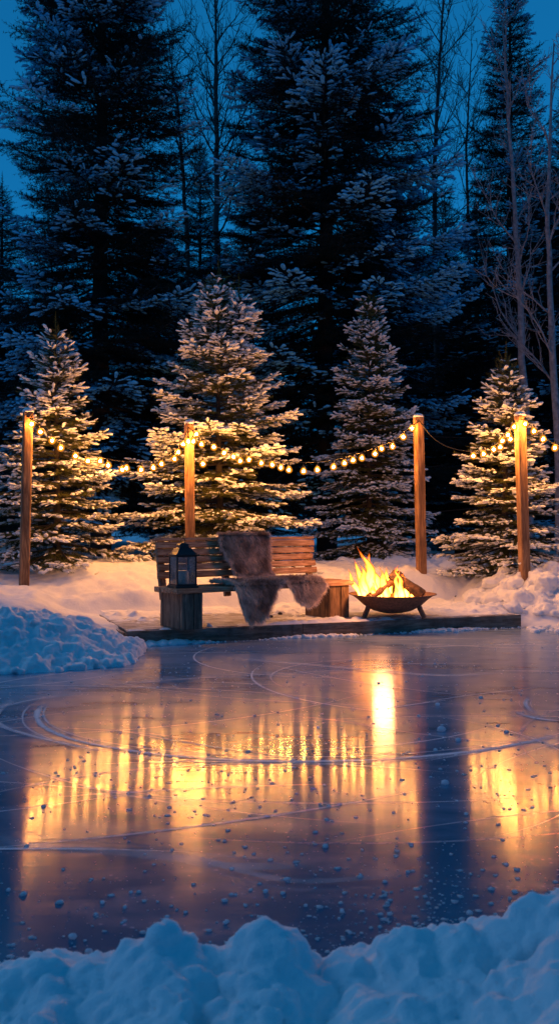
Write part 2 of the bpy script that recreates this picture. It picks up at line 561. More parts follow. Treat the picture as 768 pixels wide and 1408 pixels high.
def ground_h(x, y, detail=True):
    x = np.asarray(x, float).ravel(); y = np.asarray(y, float).ravel()
    s = -pond_inside(x, y)                                  # distance outside pond
    rise = .10 * sstep(0, .35, s) + .25 * sstep(.2, 1.6, s) + .16 * sstep(1.4, 4, s) - .16 * sstep(4, 9, s)
    z = -.06 + .06 * sstep(-.05, .05, s) + rise
    z += (fbm2(x, y, .7, 3, 1) * .16 + fbm2(x, y, 2.3, 3, 2) * .05) * sstep(.2, 1.5, s)
    # far field gentle
    z += fbm2(x, y, .05, 2, 5) * 1.2 * sstep(25, 60, np.hypot(x, y))
    # right side high bank, mound behind the pole, left mound
    def mound(cx, cy, rx, ry, h):
        return h * np.exp(-(((x - cx) / rx) ** 2 + ((y - cy) / ry) ** 2))
    z += mound(3.3, 11.2, 1.5, .7, .22) + mound(1.8, 11.9, .8, .5, .24) + mound(-2.0, 11.4, .9, .6, .16) + mound(-.2, 12.2, 1.2, .7, .08)
    z += mound(-3.1, 8.6, 1.0, .8, .05)
    if detail:
        near = (np.abs(x) < 5.5) & (y > 7.8) & (y < 15)
        add = np.zeros_like(z)
        xi, yi = x[near], y[near]
        ai = np.zeros_like(xi)
        for bx, by, br, bh in BUMPS:
            q = ((xi - bx) ** 2 + (yi - by) ** 2) / br ** 2
            m = q < 1
            if m.any():
                ai[m] = np.maximum(ai[m], br * bh * np.sqrt(1 - q[m]) * .8)
        add[near] = ai
        patch = sstep(-.12, .25, fbm2(x, y, .8, 2, 8))
        right = sstep(2.0, 2.8, x)
        z += add * sstep(.15, .5, s) * np.clip(patch * .9 + right, .12, 1)
        z += fbm2(x, y, 9, 3, 3) * .034 * sstep(.1, .6, s)
    # snow gets lower close to the deck, and stays below its boards
    u, v = deck_local(x, y)
    edge = 1 - sstep(0, .75, np.maximum(np.maximum(-u, u - DECK_L), np.maximum(-v, (v - DECK_D) * 2.4)))
    z = np.where(s > 0, z * (1 - edge) + np.minimum(z, .14 + .05 * fbm2(x, y, 2.5, 2, 4)) * edge, z)
    ind = sstep(-.04, .10, np.minimum(np.minimum(u, DECK_L - u), np.minimum(v + .1, DECK_D - v)))
    z = z * (1 - ind) + np.minimum(z, .085) * ind
    return z

def axis_pts(lo, hi, step, far, growth=1.18):
    a = list(np.arange(lo, hi + 1e-6, step))
    s = step; x = a[-1]
    while x < far:
        s *= growth; x += s; a.append(x)
    s = step; x = a[0]; pre = []
    while x > -far:
        s *= growth; x -= s; pre.append(x)
    return np.array(pre[::-1] + a)

gx = axis_pts(-4.6, 4.9, .03, 400)
gy = axis_pts(6.2, 14.0, .03, 500)
X, Y = np.meshgrid(gx, gy)
Z = ground_h(X, Y)
nx, ny = len(gx), len(gy)
idx = np.arange(nx * ny).reshape(ny, nx)
quads = np.stack([idx[:-1, :-1], idx[:-1, 1:], idx[1:, 1:], idx[1:, :-1]], -1).reshape(-1, 4)
g = mesh_np('snow_ground', np.stack([X.ravel(), Y.ravel(), Z], 1), quads, M['snow'])
g['kind'] = 'structure'

def gz(x, y):
    return float(ground_h(np.array([x]), np.array([y]), False)[0])

# ice sheet
n = 60
ix = np.linspace(-9, 10, n); iy = np.linspace(1.2, 11.0, n)
IX, IY = np.meshgrid(ix, iy)
idx = np.arange(n * n).reshape(n, n)
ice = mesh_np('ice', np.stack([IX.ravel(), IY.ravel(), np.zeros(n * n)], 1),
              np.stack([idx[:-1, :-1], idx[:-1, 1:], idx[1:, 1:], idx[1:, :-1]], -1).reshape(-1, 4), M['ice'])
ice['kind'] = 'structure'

# skate marks: thin scraped frost strips just above the ice
def track(pix, width, z=.004, alpha=1.):
    r_ = random.Random(int(width * 1e4) + len(pix) + int(z * 1e4))
    scratch(pix, width * .8, z, alpha, 0)
    for k in range(4):
        scratch(pix, width * r_.uniform(.10, .22), z + .0006 * (k + 1), alpha * r_.uniform(.35, .8), r_.uniform(-1.3, 1.3) * width)

def scratch(pix, width, z, alpha, off):
    P = [at_z(px, py, 0) for px, py in pix]
    P = np.array([[p.x, p.y] for p in P])
    # smooth resample (Catmull-Rom)
    Q = []
    for i in range(len(P) - 1):
        p0, p1, p2, p3 = P[max(i - 1, 0)], P[i], P[i + 1], P[min(i + 2, len(P) - 1)]
        for t in np.linspace(0, 1, 14, endpoint=False):
            Q.append(.5 * ((2 * p1) + (-p0 + p2) * t + (2 * p0 - 5 * p1 + 4 * p2 - p3) * t * t + (-p0 + 3 * p1 - 3 * p2 + p3) * t ** 3))
    Q.append(P[-1]); Q = np.array(Q)
    T = np.gradient(Q, axis=0); T /= np.linalg.norm(T, axis=1)[:, None] + 1e-9
    N = np.stack([-T[:, 1], T[:, 0]], 1)
    m = len(Q); s = np.arange(m)
    Q = Q + N * (off * (1 + .4 * np.sin(s * .03 + off * 90)))[:, None]
    w = width * (1 + .5 * fbm(np.stack([s * .12, s * 0 + width * 31, s * 0], 1), 3))
    fr = [-1, -.55, 0, .55, 1]; al = [0, .7, 1, .7, 0]
    V, C = [], []
    ends = np.clip(np.minimum(s, m - 1 - s) / 12., 0, 1)
    for f_, a_ in zip(fr, al):
        V.append(np.concatenate([Q + N * (w * f_ / 2)[:, None], np.full((m, 1), z)], 1))
        C.append(np.repeat((a_ * alpha * ends)[:, None], 3, 1))
    V = np.concatenate(V); C = np.concatenate(C)
    idx = np.arange(5 * m).reshape(5, m)
    q = np.stack([idx[:-1, :-1], idx[1:, :-1], idx[1:, 1:], idx[:-1, 1:]], -1).reshape(-1, 4)
    mesh_np('skate_mark', V, q, M['track'], ice, col=C)

track([(62, 968), (52, 980), (55, 995), (75, 1008), (110, 1020), (180, 1033), (260, 1042), (360, 1047), (470, 1047), (580, 1041), (680, 1029), (790, 1008)], .065, .004, .9)
track([(20, 962), (-5, 985), (5, 1000), (40, 1012), (80, 1022), (150, 1036)], .06, .008, .55)
track([(130, 955), (60, 962), (0, 975), (-40, 990)], .08, .012, .35)
track([(705, 978), (735, 988), (790, 994)], .07, .004, 1.0)
track([(726, 960), (722, 970), (735, 985)], .05, .008, .8)
track([(-20, 1150), (60, 1165), (140, 1170), (240, 1180), (330, 1192), (430, 1190)], .09, .004, .28)
track([(250, 1175), (330, 1200), (420, 1215), (560, 1205)], .07, .008, .22)
track([(90, 950), (240, 935), (420, 925), (560, 915)], .10, .004, .35)
track([(300, 905), (420, 915), (600, 930), (700, 925)], .10, .008, .35)

# many faint crossing blade cuts, nobody could count them: one part of the ice
def cuts(nc, seed):
    r = np.random.default_rng(seed)
    Vs, Fs, Cs, n = [], [], [], 0
    for _ in range(nc):
        cx, cy = r.uniform(-4, 5), r.uniform(2.6, 9.2)
        rad = r.uniform(.8, 6) * r.choice([-1, 1]); a0 = r.uniform(-.5, .5) + r.choice([0, 3.14159]); ln = r.uniform(.5, 3.2)
        m = 26; sarc = np.linspace(0, ln, m)
        th = a0 + sarc / rad
        x = cx + np.cumsum(np.cos(th)) * ln / m; y = cy + np.cumsum(np.sin(th)) * ln / m
        w = r.uniform(.004, .011) * np.sin(np.linspace(.05, 3.09, m))
        Nn = np.stack([-np.sin(th), np.cos(th)], 1)
        Q = np.stack([x, y], 1)
        ok = (pond_inside(x, y) > .06).all() and ((y > 2.4).all())
        if not ok: continue
        z = .0025 + .00002 * _
        A = np.concatenate([Q - Nn * w[:, None], np.full((m, 1), z)], 1); B = np.concatenate([Q + Nn * w[:, None], np.full((m, 1), z)], 1)
        i = np.arange(m - 1) + n
        Fs.append(np.stack([i, i + 1, i + 1 + m, i + m], 1)); Vs += [A, B]; n += 2 * m
        Cs.append(np.full((2 * m, 3), r.uniform(.25, .8)))
    o = mesh_np('blade_cuts', np.concatenate(Vs), np.concatenate(Fs), M['track'], ice, col=np.concatenate(Cs))
    o['kind'] = 'stuff'
cuts(170, 77)

# ------------------------------------------------------------------ snow crumbs on the ice
def crumbs(npts, seed):
    r = np.random.default_rng(seed)
    V0, F0 = ICO1
    Vs, Fs, n = [], [], 0
    m = npts * 5
    d = 2.35 + (r.random(m) ** 2.6) * 6.6
    x = (r.uniform(-30, 800, m) - 384) / F * d
    ok = r.random(m) < .25 + .75 * np.clip(.5 + 2.2 * perlin(np.stack([x * 1.1, d * 1.6, 0 * x + 2.2], 1)), 0, 1)
    ok &= pond_inside(x, d) > .05
    x, d = x[ok][:npts], d[ok][:npts]
    for xx, dd in zip(x, d):
        sz = .0018 + .008 * r.random() ** 4.5
        if r.random() < .02: sz *= 1.7
        V = V0 * (1 + r.uniform(-.3, .3, (len(V0), 1))) * sz * np.array([r.uniform(.8, 1.5), r.uniform(.8, 1.3), r.uniform(.3, .6)])
        Vs.append(V + [xx, dd, sz * .25]); Fs.append(F0 + n); n += len(V)
    o = mesh_np('snow_crumbs', np.concatenate(Vs), np.concatenate(Fs), M['crumb'])
    tag(o, 'fine white snow and ice crumbs scattered over the frozen pond', 'snow crumbs', kind='stuff')
crumbs(5200, 5)

# larger, countable chunks on the ice
chunk_meshes = []
for k in range(4):
    V, Fc = ICO2
    V = V * (1 + .35 * perlin(V * 1.5 + k * 5.1) + .2 * perlin(V * 4 + k))[:, None] * np.array([1.15, 1, .75])
    o = mesh_np('ice_chunk', V, Fc, M['crumb'])
    chunk_meshes.append(o.data); COL.objects.unlink(o); bpy.data.objects.remove(o)
CH = [(606, 1005, 10), (629, 1019, 7), (611, 1078, 9), (601, 970, 6), (437, 1001, 5), (447, 1165, 7), (598, 1032, 5), (660, 960, 5),
      (250, 1295, 9), (100, 1290, 10), (44, 1312, 7), (141, 1242, 6), (132, 1258, 5), (365, 1227, 7), (645, 1257, 8), (420, 1246, 5),
      (12, 1225, 6), (122, 1310, 9), (180, 1228, 5), (230, 1262, 6), (310, 1270, 6), (560, 1200, 5), (640, 1120, 5), (700, 1236, 5),
      (470, 1255, 6), (520, 940, 4), (575, 985, 4), (350, 985, 4), (205, 1095, 4), (60, 1110, 5)]
NAMED = {0: 'largest white ice chunk on the right of the reflections, left of its smaller neighbour',
         1: 'white ice chunk just right of the largest chunk on the ice',
         2: 'lone white ice chunk below the long skate arc, right of the golden reflection'}
for i, (px, py, s) in enumerate(CH):
    p = at_z(px, py, 0)
    o = bpy.data.objects.new('ice_chunk', chunk_meshes[i % 4]); link(o)
    r = s / F * p.y * .55
    o.location = (p.x, p.y, r * .45); o.scale = (r, r, r); o.rotation_euler = (0, 0, i * 1.3)
    near = py > 1190
    lab = NAMED.get(i) or ('small rounded snow lump on the dark blue ice near the front snowbank' if near else 'small rounded snow lump on the ice among the warm reflections')
    tag(o, lab, 'ice chunk', 'snow lumps near the front snowbank' if near else ('snow lumps among the reflections' if i not in NAMED else None))

# ------------------------------------------------------------------ snow banks
def crest(px):
    return np.interp(px, [-150, 0, 60, 130, 190, 215, 250, 300, 330, 365, 410, 440, 470, 520, 575, 640, 690, 730, 768, 900],
                     [1345, 1335, 1322, 1330, 1312, 1290, 1290, 1312, 1300, 1284, 1310, 1342, 1325, 1302, 1288, 1286, 1272, 1258, 1232, 1200])
bl = []
rr = np.random.default_rng(21)
for k in range(620):
    px = rr.uniform(-140, 900); d = rr.uniform(1.35, 2.12)
    c = float(crest(px))
    zc = at(px, c, 1.86).z
    t = (d - 1.86)
    prof = 1 - (t / .30) ** 2 if t > 0 else 1 - (t / 1.3) ** 2
    if prof < .02: continue
    r = rr.choice([.035, .05, .07, .10], p=[.36, .32, .22, .10]) * rr.uniform(.75, 1.2)
    z = zc * max(prof, .05) - r * .8 - rr.uniform(0, .03)
    bl.append(((at(px, c, d).x, d, z), r, rr.uniform(.7, 1.)))
for k in range(90):     # body
    px = -160 + k * 12; c = float(crest(px))
    for d, f in ((1.25, .5), (1.5, .72), (1.72, .86), (1.9, .80), (2.04, .42)):
        zc = at(px, c, 1.86).z * f
        bl.append(((at(px, c, d).x, d, zc - .16), .15, .9))
for px, py, r in ((222, 1284, .034), (368, 1306, .085), (345, 1318, .06), (400, 1322, .05), (560, 1306, .07), (640, 1310, .08), (700, 1300, .075), (755, 1268, .08), (190, 1330, .075),
                  (130, 1345, .06), (60, 1340, .05), (20, 1352, .05), (480, 1340, .06), (600, 1352, .09), (300, 1335, .06), (250, 1318, .055)):
    p = at(px, py, 1.84); bl.append(((p.x, p.y, p.z - r * .15), r, .85))
for k in range(900):
    px = rr.uniform(-140, 900); d = rr.uniform(1.45, 2.08)
    c = float(crest(px)); t = d - 1.86
    prof = 1 - (t / .30) ** 2 if t > 0 else 1 - (t / 1.3) ** 2
    r = rr.uniform(.012, .03)
    bl.append(((at(px, c, d).x, d, at(px, c, 1.86).z * max(prof, .05) - .028 + rr.uniform(-.012, .014)), r, rr.uniform(.7, 1.)))
lump_pile('snow_bank', bl, .008, .016, 10, M['snow'], smooth_it=2)

# heap of shovelled snow at the left shore
bl = []
rr = np.random.default_rng(31)
def heap_h(x, y):
    return .36 * math.exp(-(((x + 2.25) / .75) ** 2 + ((y - 7.85) / .55) ** 2)) + .26 * math.exp(-(((x + 3.2) / .8) ** 2 + ((y - 7.7) / .6) ** 2)) + .12 * math.exp(-(((x + 1.65) / .45) ** 2 + ((y - 8.15) / .35) ** 2))
for k in range(1500):
    x = rr.uniform(-4.2, -1.25); y = rr.uniform(6.8, 8.9)
    h = heap_h(x, y)
    if h < .035: continue
    r = rr.choice([.03, .045, .065, .10], p=[.42, .32, .18, .08]) * rr.uniform(.7, 1.25)
    bl.append(((x, y, h - r * .7 + rr.uniform(-.02, .015)), r, rr.uniform(.7, 1.)))
for x in np.arange(-4.2, -1.2, .12):
    for y in np.arange(6.9, 8.9, .12):
        h = heap_h(x, y)
        if h > .05: bl.append(((x, y, h - .16), .13, .95))
lump_pile('snow_heap', bl, .015, .034, 6, M['snow'], smooth_it=2)

# ploughed lumps on the right bank and low ridges along the deck and shore
bl = []
rr = np.random.default_rng(41)
for k in range(420):
    x = rr.uniform(2.35, 5.2); y = rr.uniform(9.9, 11.6)
    s = -float(pond_inside(np.array([x]), np.array([y]))[0])
    u, v = deck_local(x, y)
    if s < .05 or (u < DECK_L + .05 and v < DECK_D): continue
    r = rr.choice([.04, .06, .09, .13], p=[.4, .3, .2, .1]) * rr.uniform(.7, 1.25)
    bl.append(((x, y, gz(x, y) + rr.uniform(-.03, .05)), r, rr.uniform(.6, .95)))
lump_pile('snow_heap', bl, .017, .032, 6, M['snow'], smooth_it=2)

bl = []
for k in range(520):
    u = rr.uniform(-.15, DECK_L + .1); v = -abs(rr.normal(0, .05)) - .0
    c, s = math.cos(DANG), math.sin(DANG)
    x = DECK_A.x + u * c - v * s; y = DECK_A.y + u * s + v * c
    r = rr.uniform(.010, .027) * (1.35 if u < .6 else 1) * (1 + .6 * math.sin(u * 4.1))
    if r <= .006: continue
    bl.append(((x, y, r * .15), r, .75))
for k in range(260):     # left and right ice edge crumbling
    if rr.random() < .6:
        t = rr.random(); x = -1.5 - 1.7 * t; y = 8.35 - 1.75 * t + rr.uniform(-.12, .12)
    else:
        x = rr.uniform(2.7, 5); y = 9.75 + rr.uniform(-.1, .25)
    r = rr.uniform(.015, .05)
    bl.append(((x, y, r * .15), r, .7))
lump_pile('snow_ridge', bl, .009, .006, 16, M['snow'], smooth_it=2)

# ------------------------------------------------------------------ deck
deck = empty('wooden_deck', DECK_A, DANG, 'low weathered timber platform at the ice edge carrying the bench and the fire bowl', 'deck')
mb = MB(); k = 0; v0 = .006
bw_ = .145
while v0 < DECK_D:
    # boards run along the deck, in staggered lengths
    cuts = [0, DECK_L * (.37 + .2 * ((k * 37) % 10) / 10), DECK_L]
    for a, b in zip(cuts[:-1], cuts[1:]):
        mb.box(((a + b) / 2, v0 + bw_ / 2 + .03, DECK_H - .016), (b - a - .006, bw_ - .008, .032), bev=.004, seg=1)
    v0 += bw_; k += 1
mb.build('deck_boards', M['wood_deck'], deck)
for a, b in ((-.012, DECK_L * .38), (DECK_L * .38 + .004, DECK_L * .405), (DECK_L * .405 + .004, DECK_L + .012)):
    MB().box(((a + b) / 2, .012, .060), (b - a, .038, .155), bev=.006).build('fascia_board', M['wood_fascia'], deck)
MB().box((-.016, DECK_D / 2 + .04, .05), (.03, DECK_D, .13), bev=.005).build('end_board', M['wood_fascia'], deck)
MB().box((DECK_L + .016, DECK_D / 2 + .04, .05), (.03, DECK_D, .13), bev=.005).build('end_board', M['wood_fascia'], deck)

# thin broken snow cover on the deck
du = np.linspace(.0, DECK_L, 300); dv = np.linspace(.0, DECK_D + .1, 190)
U, Vv = np.meshgrid(du, dv); u = U.ravel(); v = Vv.ravel()
hz = fbm2(u, v * 1.5, 1.1, 4, 12) * .06 + fbm2(u, v, 6, 3, 13) * .018 + .004
hz += .05 * sstep(.9, 2.3, v) + .035 * sstep(DECK_L - 1.2, DECK_L - .2, u) * sstep(.05, .4, v)
hz += .03 * np.exp(-((u - 2.3) / .8) ** 2 - ((v - .12) / .14) ** 2)
hz -= .05 * np.exp(-((u - .55) / .9) ** 2 - ((v - .35) / .4) ** 2)
hz -= .04 * np.exp(-((u - 2.95) / .5) ** 2 - ((v - .55) / .4) ** 2)
hz = np.minimum(hz, .07)
bu = np.random.default_rng(51)
for _ in range(260):
    cu, cv, br = bu.uniform(0, DECK_L), bu.uniform(0, DECK_D), bu.uniform(.02, .07)
    q = ((u - cu) ** 2 + (v - cv) ** 2) / br ** 2
    hz = np.where((q < 1) & (hz > -.012), hz + br * .3 * np.sqrt(np.clip(1 - q, 0, 1)), hz)
edge = np.minimum(np.minimum(u, DECK_L - u), v)
hz = np.where(edge < .02, np.minimum(hz, -.004), hz)
idx = np.arange(len(u)).reshape(U.shape)
q4 = np.stack([idx[:-1, :-1], idx[:-1, 1:], idx[1:, 1:], idx[1:, :-1]], -1).reshape(-1, 4)
keep = (hz[q4] > -.006).any(1)
o = mesh_np('snow_cover', np.stack([u, v, hz + DECK_H], 1), q4[keep], M['snow'])
o.location = DECK_A; o.rotation_euler = (0, 0, DANG); o['kind'] = 'structure'

# ------------------------------------------------------------------ bench
BANG = R(36)
B0 = at_z(251, 866, DECK_H + .004); B0.z = DECK_H + .004
bench = empty('wooden_bench', B0, BANG, 'weathered slatted wooden bench with box pedestals and a sheepskin over it', 'bench')
BH = .345      # underside of seat
def plank(mb, x0, x1, y0, y1, z0, z1, bev=.006, rot=None):
    mb.box(((x0 + x1) / 2, (y0 + y1) / 2, (z0 + z1) / 2), (x1 - x0, y1 - y0, z1 - z0), bev=bev, jitter=.003)
SEATX = (-.09, 2.10)
mb = MB()
for j in range(4):
    y0 = -.06 + j * .112
    plank(mb, SEATX[0] + random.uniform(-.01, .01), SEATX[1] + random.uniform(-.015, .015), y0, y0 + .106, BH, BH + .048)
mb.build('seat', M['wood_bench'], bench)
for x0, x1, mt, lb in ((-.02, .20, 'wood_leg', 'dark grey box pedestal under the lantern'), (1.78, 2.04, 'wood_leg_fire_tint', 'fire-lit box pedestal')):
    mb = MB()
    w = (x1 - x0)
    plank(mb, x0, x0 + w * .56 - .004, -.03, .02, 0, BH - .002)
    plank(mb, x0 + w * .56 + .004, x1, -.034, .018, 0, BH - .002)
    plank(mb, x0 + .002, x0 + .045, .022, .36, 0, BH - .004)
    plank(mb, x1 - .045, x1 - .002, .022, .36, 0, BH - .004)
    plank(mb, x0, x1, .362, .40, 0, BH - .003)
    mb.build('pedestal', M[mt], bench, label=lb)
# backrest: five slats on three raked supports
BX = (-.03, 1.94)
rake = R(-11)
BACK_Y = .40
def back_pt(t):   # t = height along the back
    return Vector((0, BACK_Y + t * math.sin(-rake), BH + .02 + t * math.cos(rake)))
mb = MB()
rot = Matrix.Rotation(rake, 3, 'X')
for j in range(5):
    t = .135 + j * .076
    c = back_pt(t)
    ext = .0 + .012 * math.sin(j * 2.1)
    mb.box((( BX[0] + BX[1]) / 2 + ext, c.y, c.z), (BX[1] - BX[0] + .02 * math.cos(j * 1.7), .034, .063), rot=rot, bev=.007, jitter=.003)
c = back_pt(.135 + 4 * .076 + .055)
mb.box(((BX[0] + BX[1]) / 2, c.y + .004, c.z), (BX[1] - BX[0] + .03, .062, .026), rot=rot, bev=.007, jitter=.002)
mb.build('backrest', M['wood_bench'], bench)
for x in (BX[0] + .06, .78, BX[1] - .06):
    c = back_pt(.17)
    MB().box((x, c.y + .043, c.z - .02), (.07, .045, .52), rot=rot, bev=.006).build('back_support', M['wood_leg'], bench)
BM = Matrix.Translation(B0) @ Matrix.Rotation(BANG, 4, 'Z')
def bl2w(p): return BM @ Vector(p)

# ------------------------------------------------------------------ sheepskins
def sheepskin(name, path, xr, outline, label, nstrand, seed, dark=(.17, .108, .08), light=(.98, .79, .64), length=.078):
    """path: list of (y,z) in bench space from top/back to the hanging edge; outline(u)-> (v0,v1) used span of the path"""
    r = np.random.default_rng(seed)
    P = np.array(path, float)
    seg = np.concatenate([[0], np.cumsum(np.linalg.norm(np.diff(P, axis=0), axis=1))]); Ltot = seg[-1]
    nu, nv = 46, 60
    uu, vv = np.meshgrid(np.linspace(0, 1, nu), np.linspace(0, 1, nv))
    u = uu.ravel(); v = vv.ravel()
    def surf(u, v):
        a, b, x0, x1 = outline(u, v)
        s = (a + (b - a) * v) * Ltot
        y = np.interp(s, seg, P[:, 0]); z = np.interp(s, seg, P[:, 1])
        x = x0 + (x1 - x0) * u
        wob = .022 * fbm(np.stack([x * 5, s * 5, np.full_like(x, seed)], 1), 3)
        return np.stack([x, y - wob - .012, z + .008 + .25 * wob], 1)
    V = surf(u, v)
    idx = np.arange(nu * nv).reshape(nv, nu)
    q = np.stack([idx[:-1, :-1], idx[:-1, 1:], idx[1:, 1:], idx[1:, :-1]], -1).reshape(-1, 4)
    root = empty(name, bl2w((.9, .2, BH + .05)), BANG, label, 'sheepskin')
    off = np.array([.9, .2, BH + .05])
    hide = mesh_np('hide', V - off, q, M['hide'], root)
    # strands
    su = r.random(nstrand); sv = r.random(nstrand)
    # extra along the rim
    k = nstrand // 6
    side = r.integers(0, 4, k)
    su[:k] = np.where(side == 0, 0.01, np.where(side == 1, .99, su[:k])); sv[:k] = np.where(side == 2, .99, np.where(side == 3, .01, sv[:k]))
    p = surf(su, sv)
    e = 1e-3
    du = surf(np.clip(su + e, 0, 1), sv) - surf(np.clip(su - e, 0, 1), sv); dv_ = surf(su, np.clip(sv + e, 0, 1)) - surf(su, np.clip(sv - e, 0, 1))
    nn = np.cross(dv_, du); nn /= np.linalg.norm(nn, axis=1)[:, None] + 1e-9
    flip = (nn[:, 1] * -.8 + nn[:, 2] * .6) < 0
    nn[flip] *= -1
    tv = dv_ / (np.linalg.norm(dv_, axis=1)[:, None] + 1e-9)
    # clump field
    cl = np.stack([fbm(p * 22 + 3.3 + i * 11, 2) for i in range(3)], 1)
    rim = np.clip(1 - np.minimum(np.minimum(su, 1 - su), np.minimum(sv, 1 - sv)) / .06, 0, 1)
    outd = np.where((su < .06)[:, None], -du, np.where((su > .94)[:, None], du, 0.)) * 1.0
    outd = outd / (np.linalg.norm(outd, axis=1)[:, None] + 1e-9)
    d = nn * .75 + tv * .45 + cl * .65 + r.normal(size=p.shape) * .20 + outd * .5 * rim[:, None]
    d[:, 2] -= .15
    d /= np.linalg.norm(d, axis=1)[:, None]
    L = length * r.uniform(.55, 1.2, nstrand)
    g_ = np.array([0, 0, -1.])
    p1 = p + d * (L * .55)[:, None]
    p2 = p1 + (d * .7 + g_ * .55 + cl * .4) * (L * .5)[:, None]
    sd = np.cross(d, r.normal(size=p.shape)); sd /= np.linalg.norm(sd, axis=1)[:, None] + 1e-9
    w0, w1 = .0017, .0013
    SV = np.stack([p - sd * w0, p + sd * w0, p1 - sd * w1, p1 + sd * w1, p2], 1).reshape(-1, 3)
    b = np.arange(nstrand) * 5
    q = np.stack([b, b + 1, b + 3, b + 2], 1); t3 = np.stack([b + 2, b + 3, b + 4], 1)
    # colour: dark roots, mottled; light rims and tips
    mott = np.clip(.5 + 1.2 * fbm(p * np.array([5., 7, 7]) + seed, 3), 0, 1) * .85 + rim * .8 + r.uniform(-.1, .1, nstrand)
    mott = np.clip(mott, 0, 1)[:, None]
    base = np.array(dark) * (1 - mott) + np.array(light) * mott * .6
    tip = np.array(dark) * 2.2 * (1 - mott) + np.array(light) * mott
    C = np.stack([base * .6, base * .6, (base + tip) / 2, (base + tip) / 2, tip * 1.15], 1).reshape(-1, 3)
    mesh_np('fur', SV - off, [q, t3], M['fur'], root, col=C)
    return root

top = back_pt(.135 + 4 * .076 + .07)
bot = back_pt(.06)
# skin over the backrest: from behind, over the top rail, down the front to the seat
path1 = [(top.y + .07, top.z - .22), (top.y + .055, top.z - .02), (top.y + .03, top.z + .012), (top.y - .02, top.z + .008), (top.y - .045, top.z - .05), (bot.y - .045, bot.z + .05), (bot.y - .10, BH + .075)]
def out1(u, v):
    a = .03 + .05 * np.sin(u * 5); b = .98 - .03 * np.cos(u * 9)
    w = .04 * np.sin(v * 7 + 1)
    x0 = .72 + w + .07 * v ** 1.5; x1 = 1.25 + .06 * np.sin(v * 5.5) + .10 * v ** 2
    return a, b, x0, x1
sheepskin('sheepskin_throw', path1, None, out1, 'grey brown sheepskin hanging over the top of the bench backrest', 30000, 61)
fy = -.06
path2 = [(.34, BH + .062), (.1, BH + .06), (fy + .02, BH + .06), (fy - .018, BH + .045), (fy - .03, BH - .01), (fy - .034, BH - .33)]
def out2(u, v):
    # two hanging lobes: long one on the left, shorter one on the right
    tot = .40 + .07 + .42
    l1 = np.exp(-((u - .21) / .19) ** 4); l2 = np.exp(-((u - .79) / .2) ** 4)
    b = .50 + .46 * l1 + .27 * l2 - .03 * np.cos(u * 20)
    b = np.clip(b, .3, .97)
    narrow = np.clip(v - .4, 0, 1)
    x0 = .50 + .0 * u + .06 * narrow; x1 = 1.67 + .05 * np.sin(v * 6) - .02 * narrow
    return .02 + 0 * u, b, x0, x1
sheepskin('sheepskin_throw', path2, None, out2, 'grey brown sheepskin spread on the bench seat, two lobes hanging over its front', 46000, 67, light=(.98, .82, .68))

# ------------------------------------------------------------------ lantern
LX, LY = .06, .10
lt = empty('lantern', bl2w((LX, LY, BH + .0485)), BANG - R(8), 'black metal candle lantern with glass panes on the left end of the bench', 'lantern'); lt.scale = (1.04, 1.04, 1.1)
def sq(mb, w, z0, z1, bev=.004): mb.box((0, 0, (z0 + z1) / 2), (w, w, z1 - z0), bev=bev)
mb = MB(); sq(mb, .225, 0, .022); sq(mb, .205, .022, .034); mb.build('base', M['lantern'], lt)
for sx in (-1, 1):
    for sy in (-1, 1):
        MB().box((sx * .092, sy * .092, .034 + .118), (.014, .014, .236), bev=.002).build('frame_post', M['lantern'], lt)
mb = MB()
sq(mb, .205, .27, .282); sq(mb, .235, .282, .294)
mb.lathe([(.148, .294), (.118, .312), (.085, .342), (.062, .352), (.058, .372), (.066, .374), (.05, .385), (.018, .395), (0.0, .396)], n=4)
mb.build('roof', M['lantern'], lt)
mb = MB(); mb.tube([(.022 * math.cos(a), 0, .408 + .022 * math.sin(a)) for a in np.linspace(0, 2 * math.pi, 17)], .0035, 6, cap=False)
mb.build('ring', M['lantern'], lt)
for k in range(4):
    a = k * math.pi / 2
    rz = Matrix.Rotation(a, 3, 'Z')
    MB().box(rz @ Vector((.0925, 0, .152)), (.003, .168, .234), rot=rz, bev=0).build('glass_pane', M['glass'], lt)
cd = MB().lathe([(.0, .0), (.056, .0), (.057, .115), (.053, .124), (.04, .119), (.0, .113)], n=24, wob=.01).build('candle', M['wax'], None, smooth=True)
cd.location = lt.location + Vector((0, 0, .0345))
tag(cd, 'pale pillar candle standing inside the black lantern', 'candle')

# ------------------------------------------------------------------ fire bowl, logs, flames
FC = at_z(541, 848, DECK_H + .01); FC.y += .12
FC.z = DECK_H + .004
pit = empty('fire_bowl', FC, R(8), 'rusty round iron fire bowl on short legs on the deck', 'fire bowl')
RB = .455
prof = [(.0, .035), (.12, .042), (.22, .07), (.31, .122), (.385, .19), (RB - .01, .232), (RB + .02, .240), (RB + .022, .247), (RB - .015, .244), (.375, .2), (.30, .135), (.21, .085), (.11, .058), (.0, .052)]
MB().lathe(prof, n=48).build('bowl', M['iron'], pit, smooth=True)
for a in (200, 320, 80):
    c, s = math.cos(R(a)), math.sin(R(a))
    mb = MB()
    mb.tube([(.29 * c, .29 * s, .16), (.37 * c, .37 * s, .0)], [.028, .026], 6)
    mb.build('leg', M['iron'], pit)
er = np.random.default_rng(5)
mb = MB(); mb.lathe([(.0, .185), (.08, .182), (.16, .17), (.24, .158), (.30, .168)], n=40)
for v_ in mb.bm.verts:
    v_.co.z += .028 * float(perlin(np.array([[v_.co.x * 22, v_.co.y * 22, 1.1]]))[0])
mb.build('ember_bed', M['log'], pit)

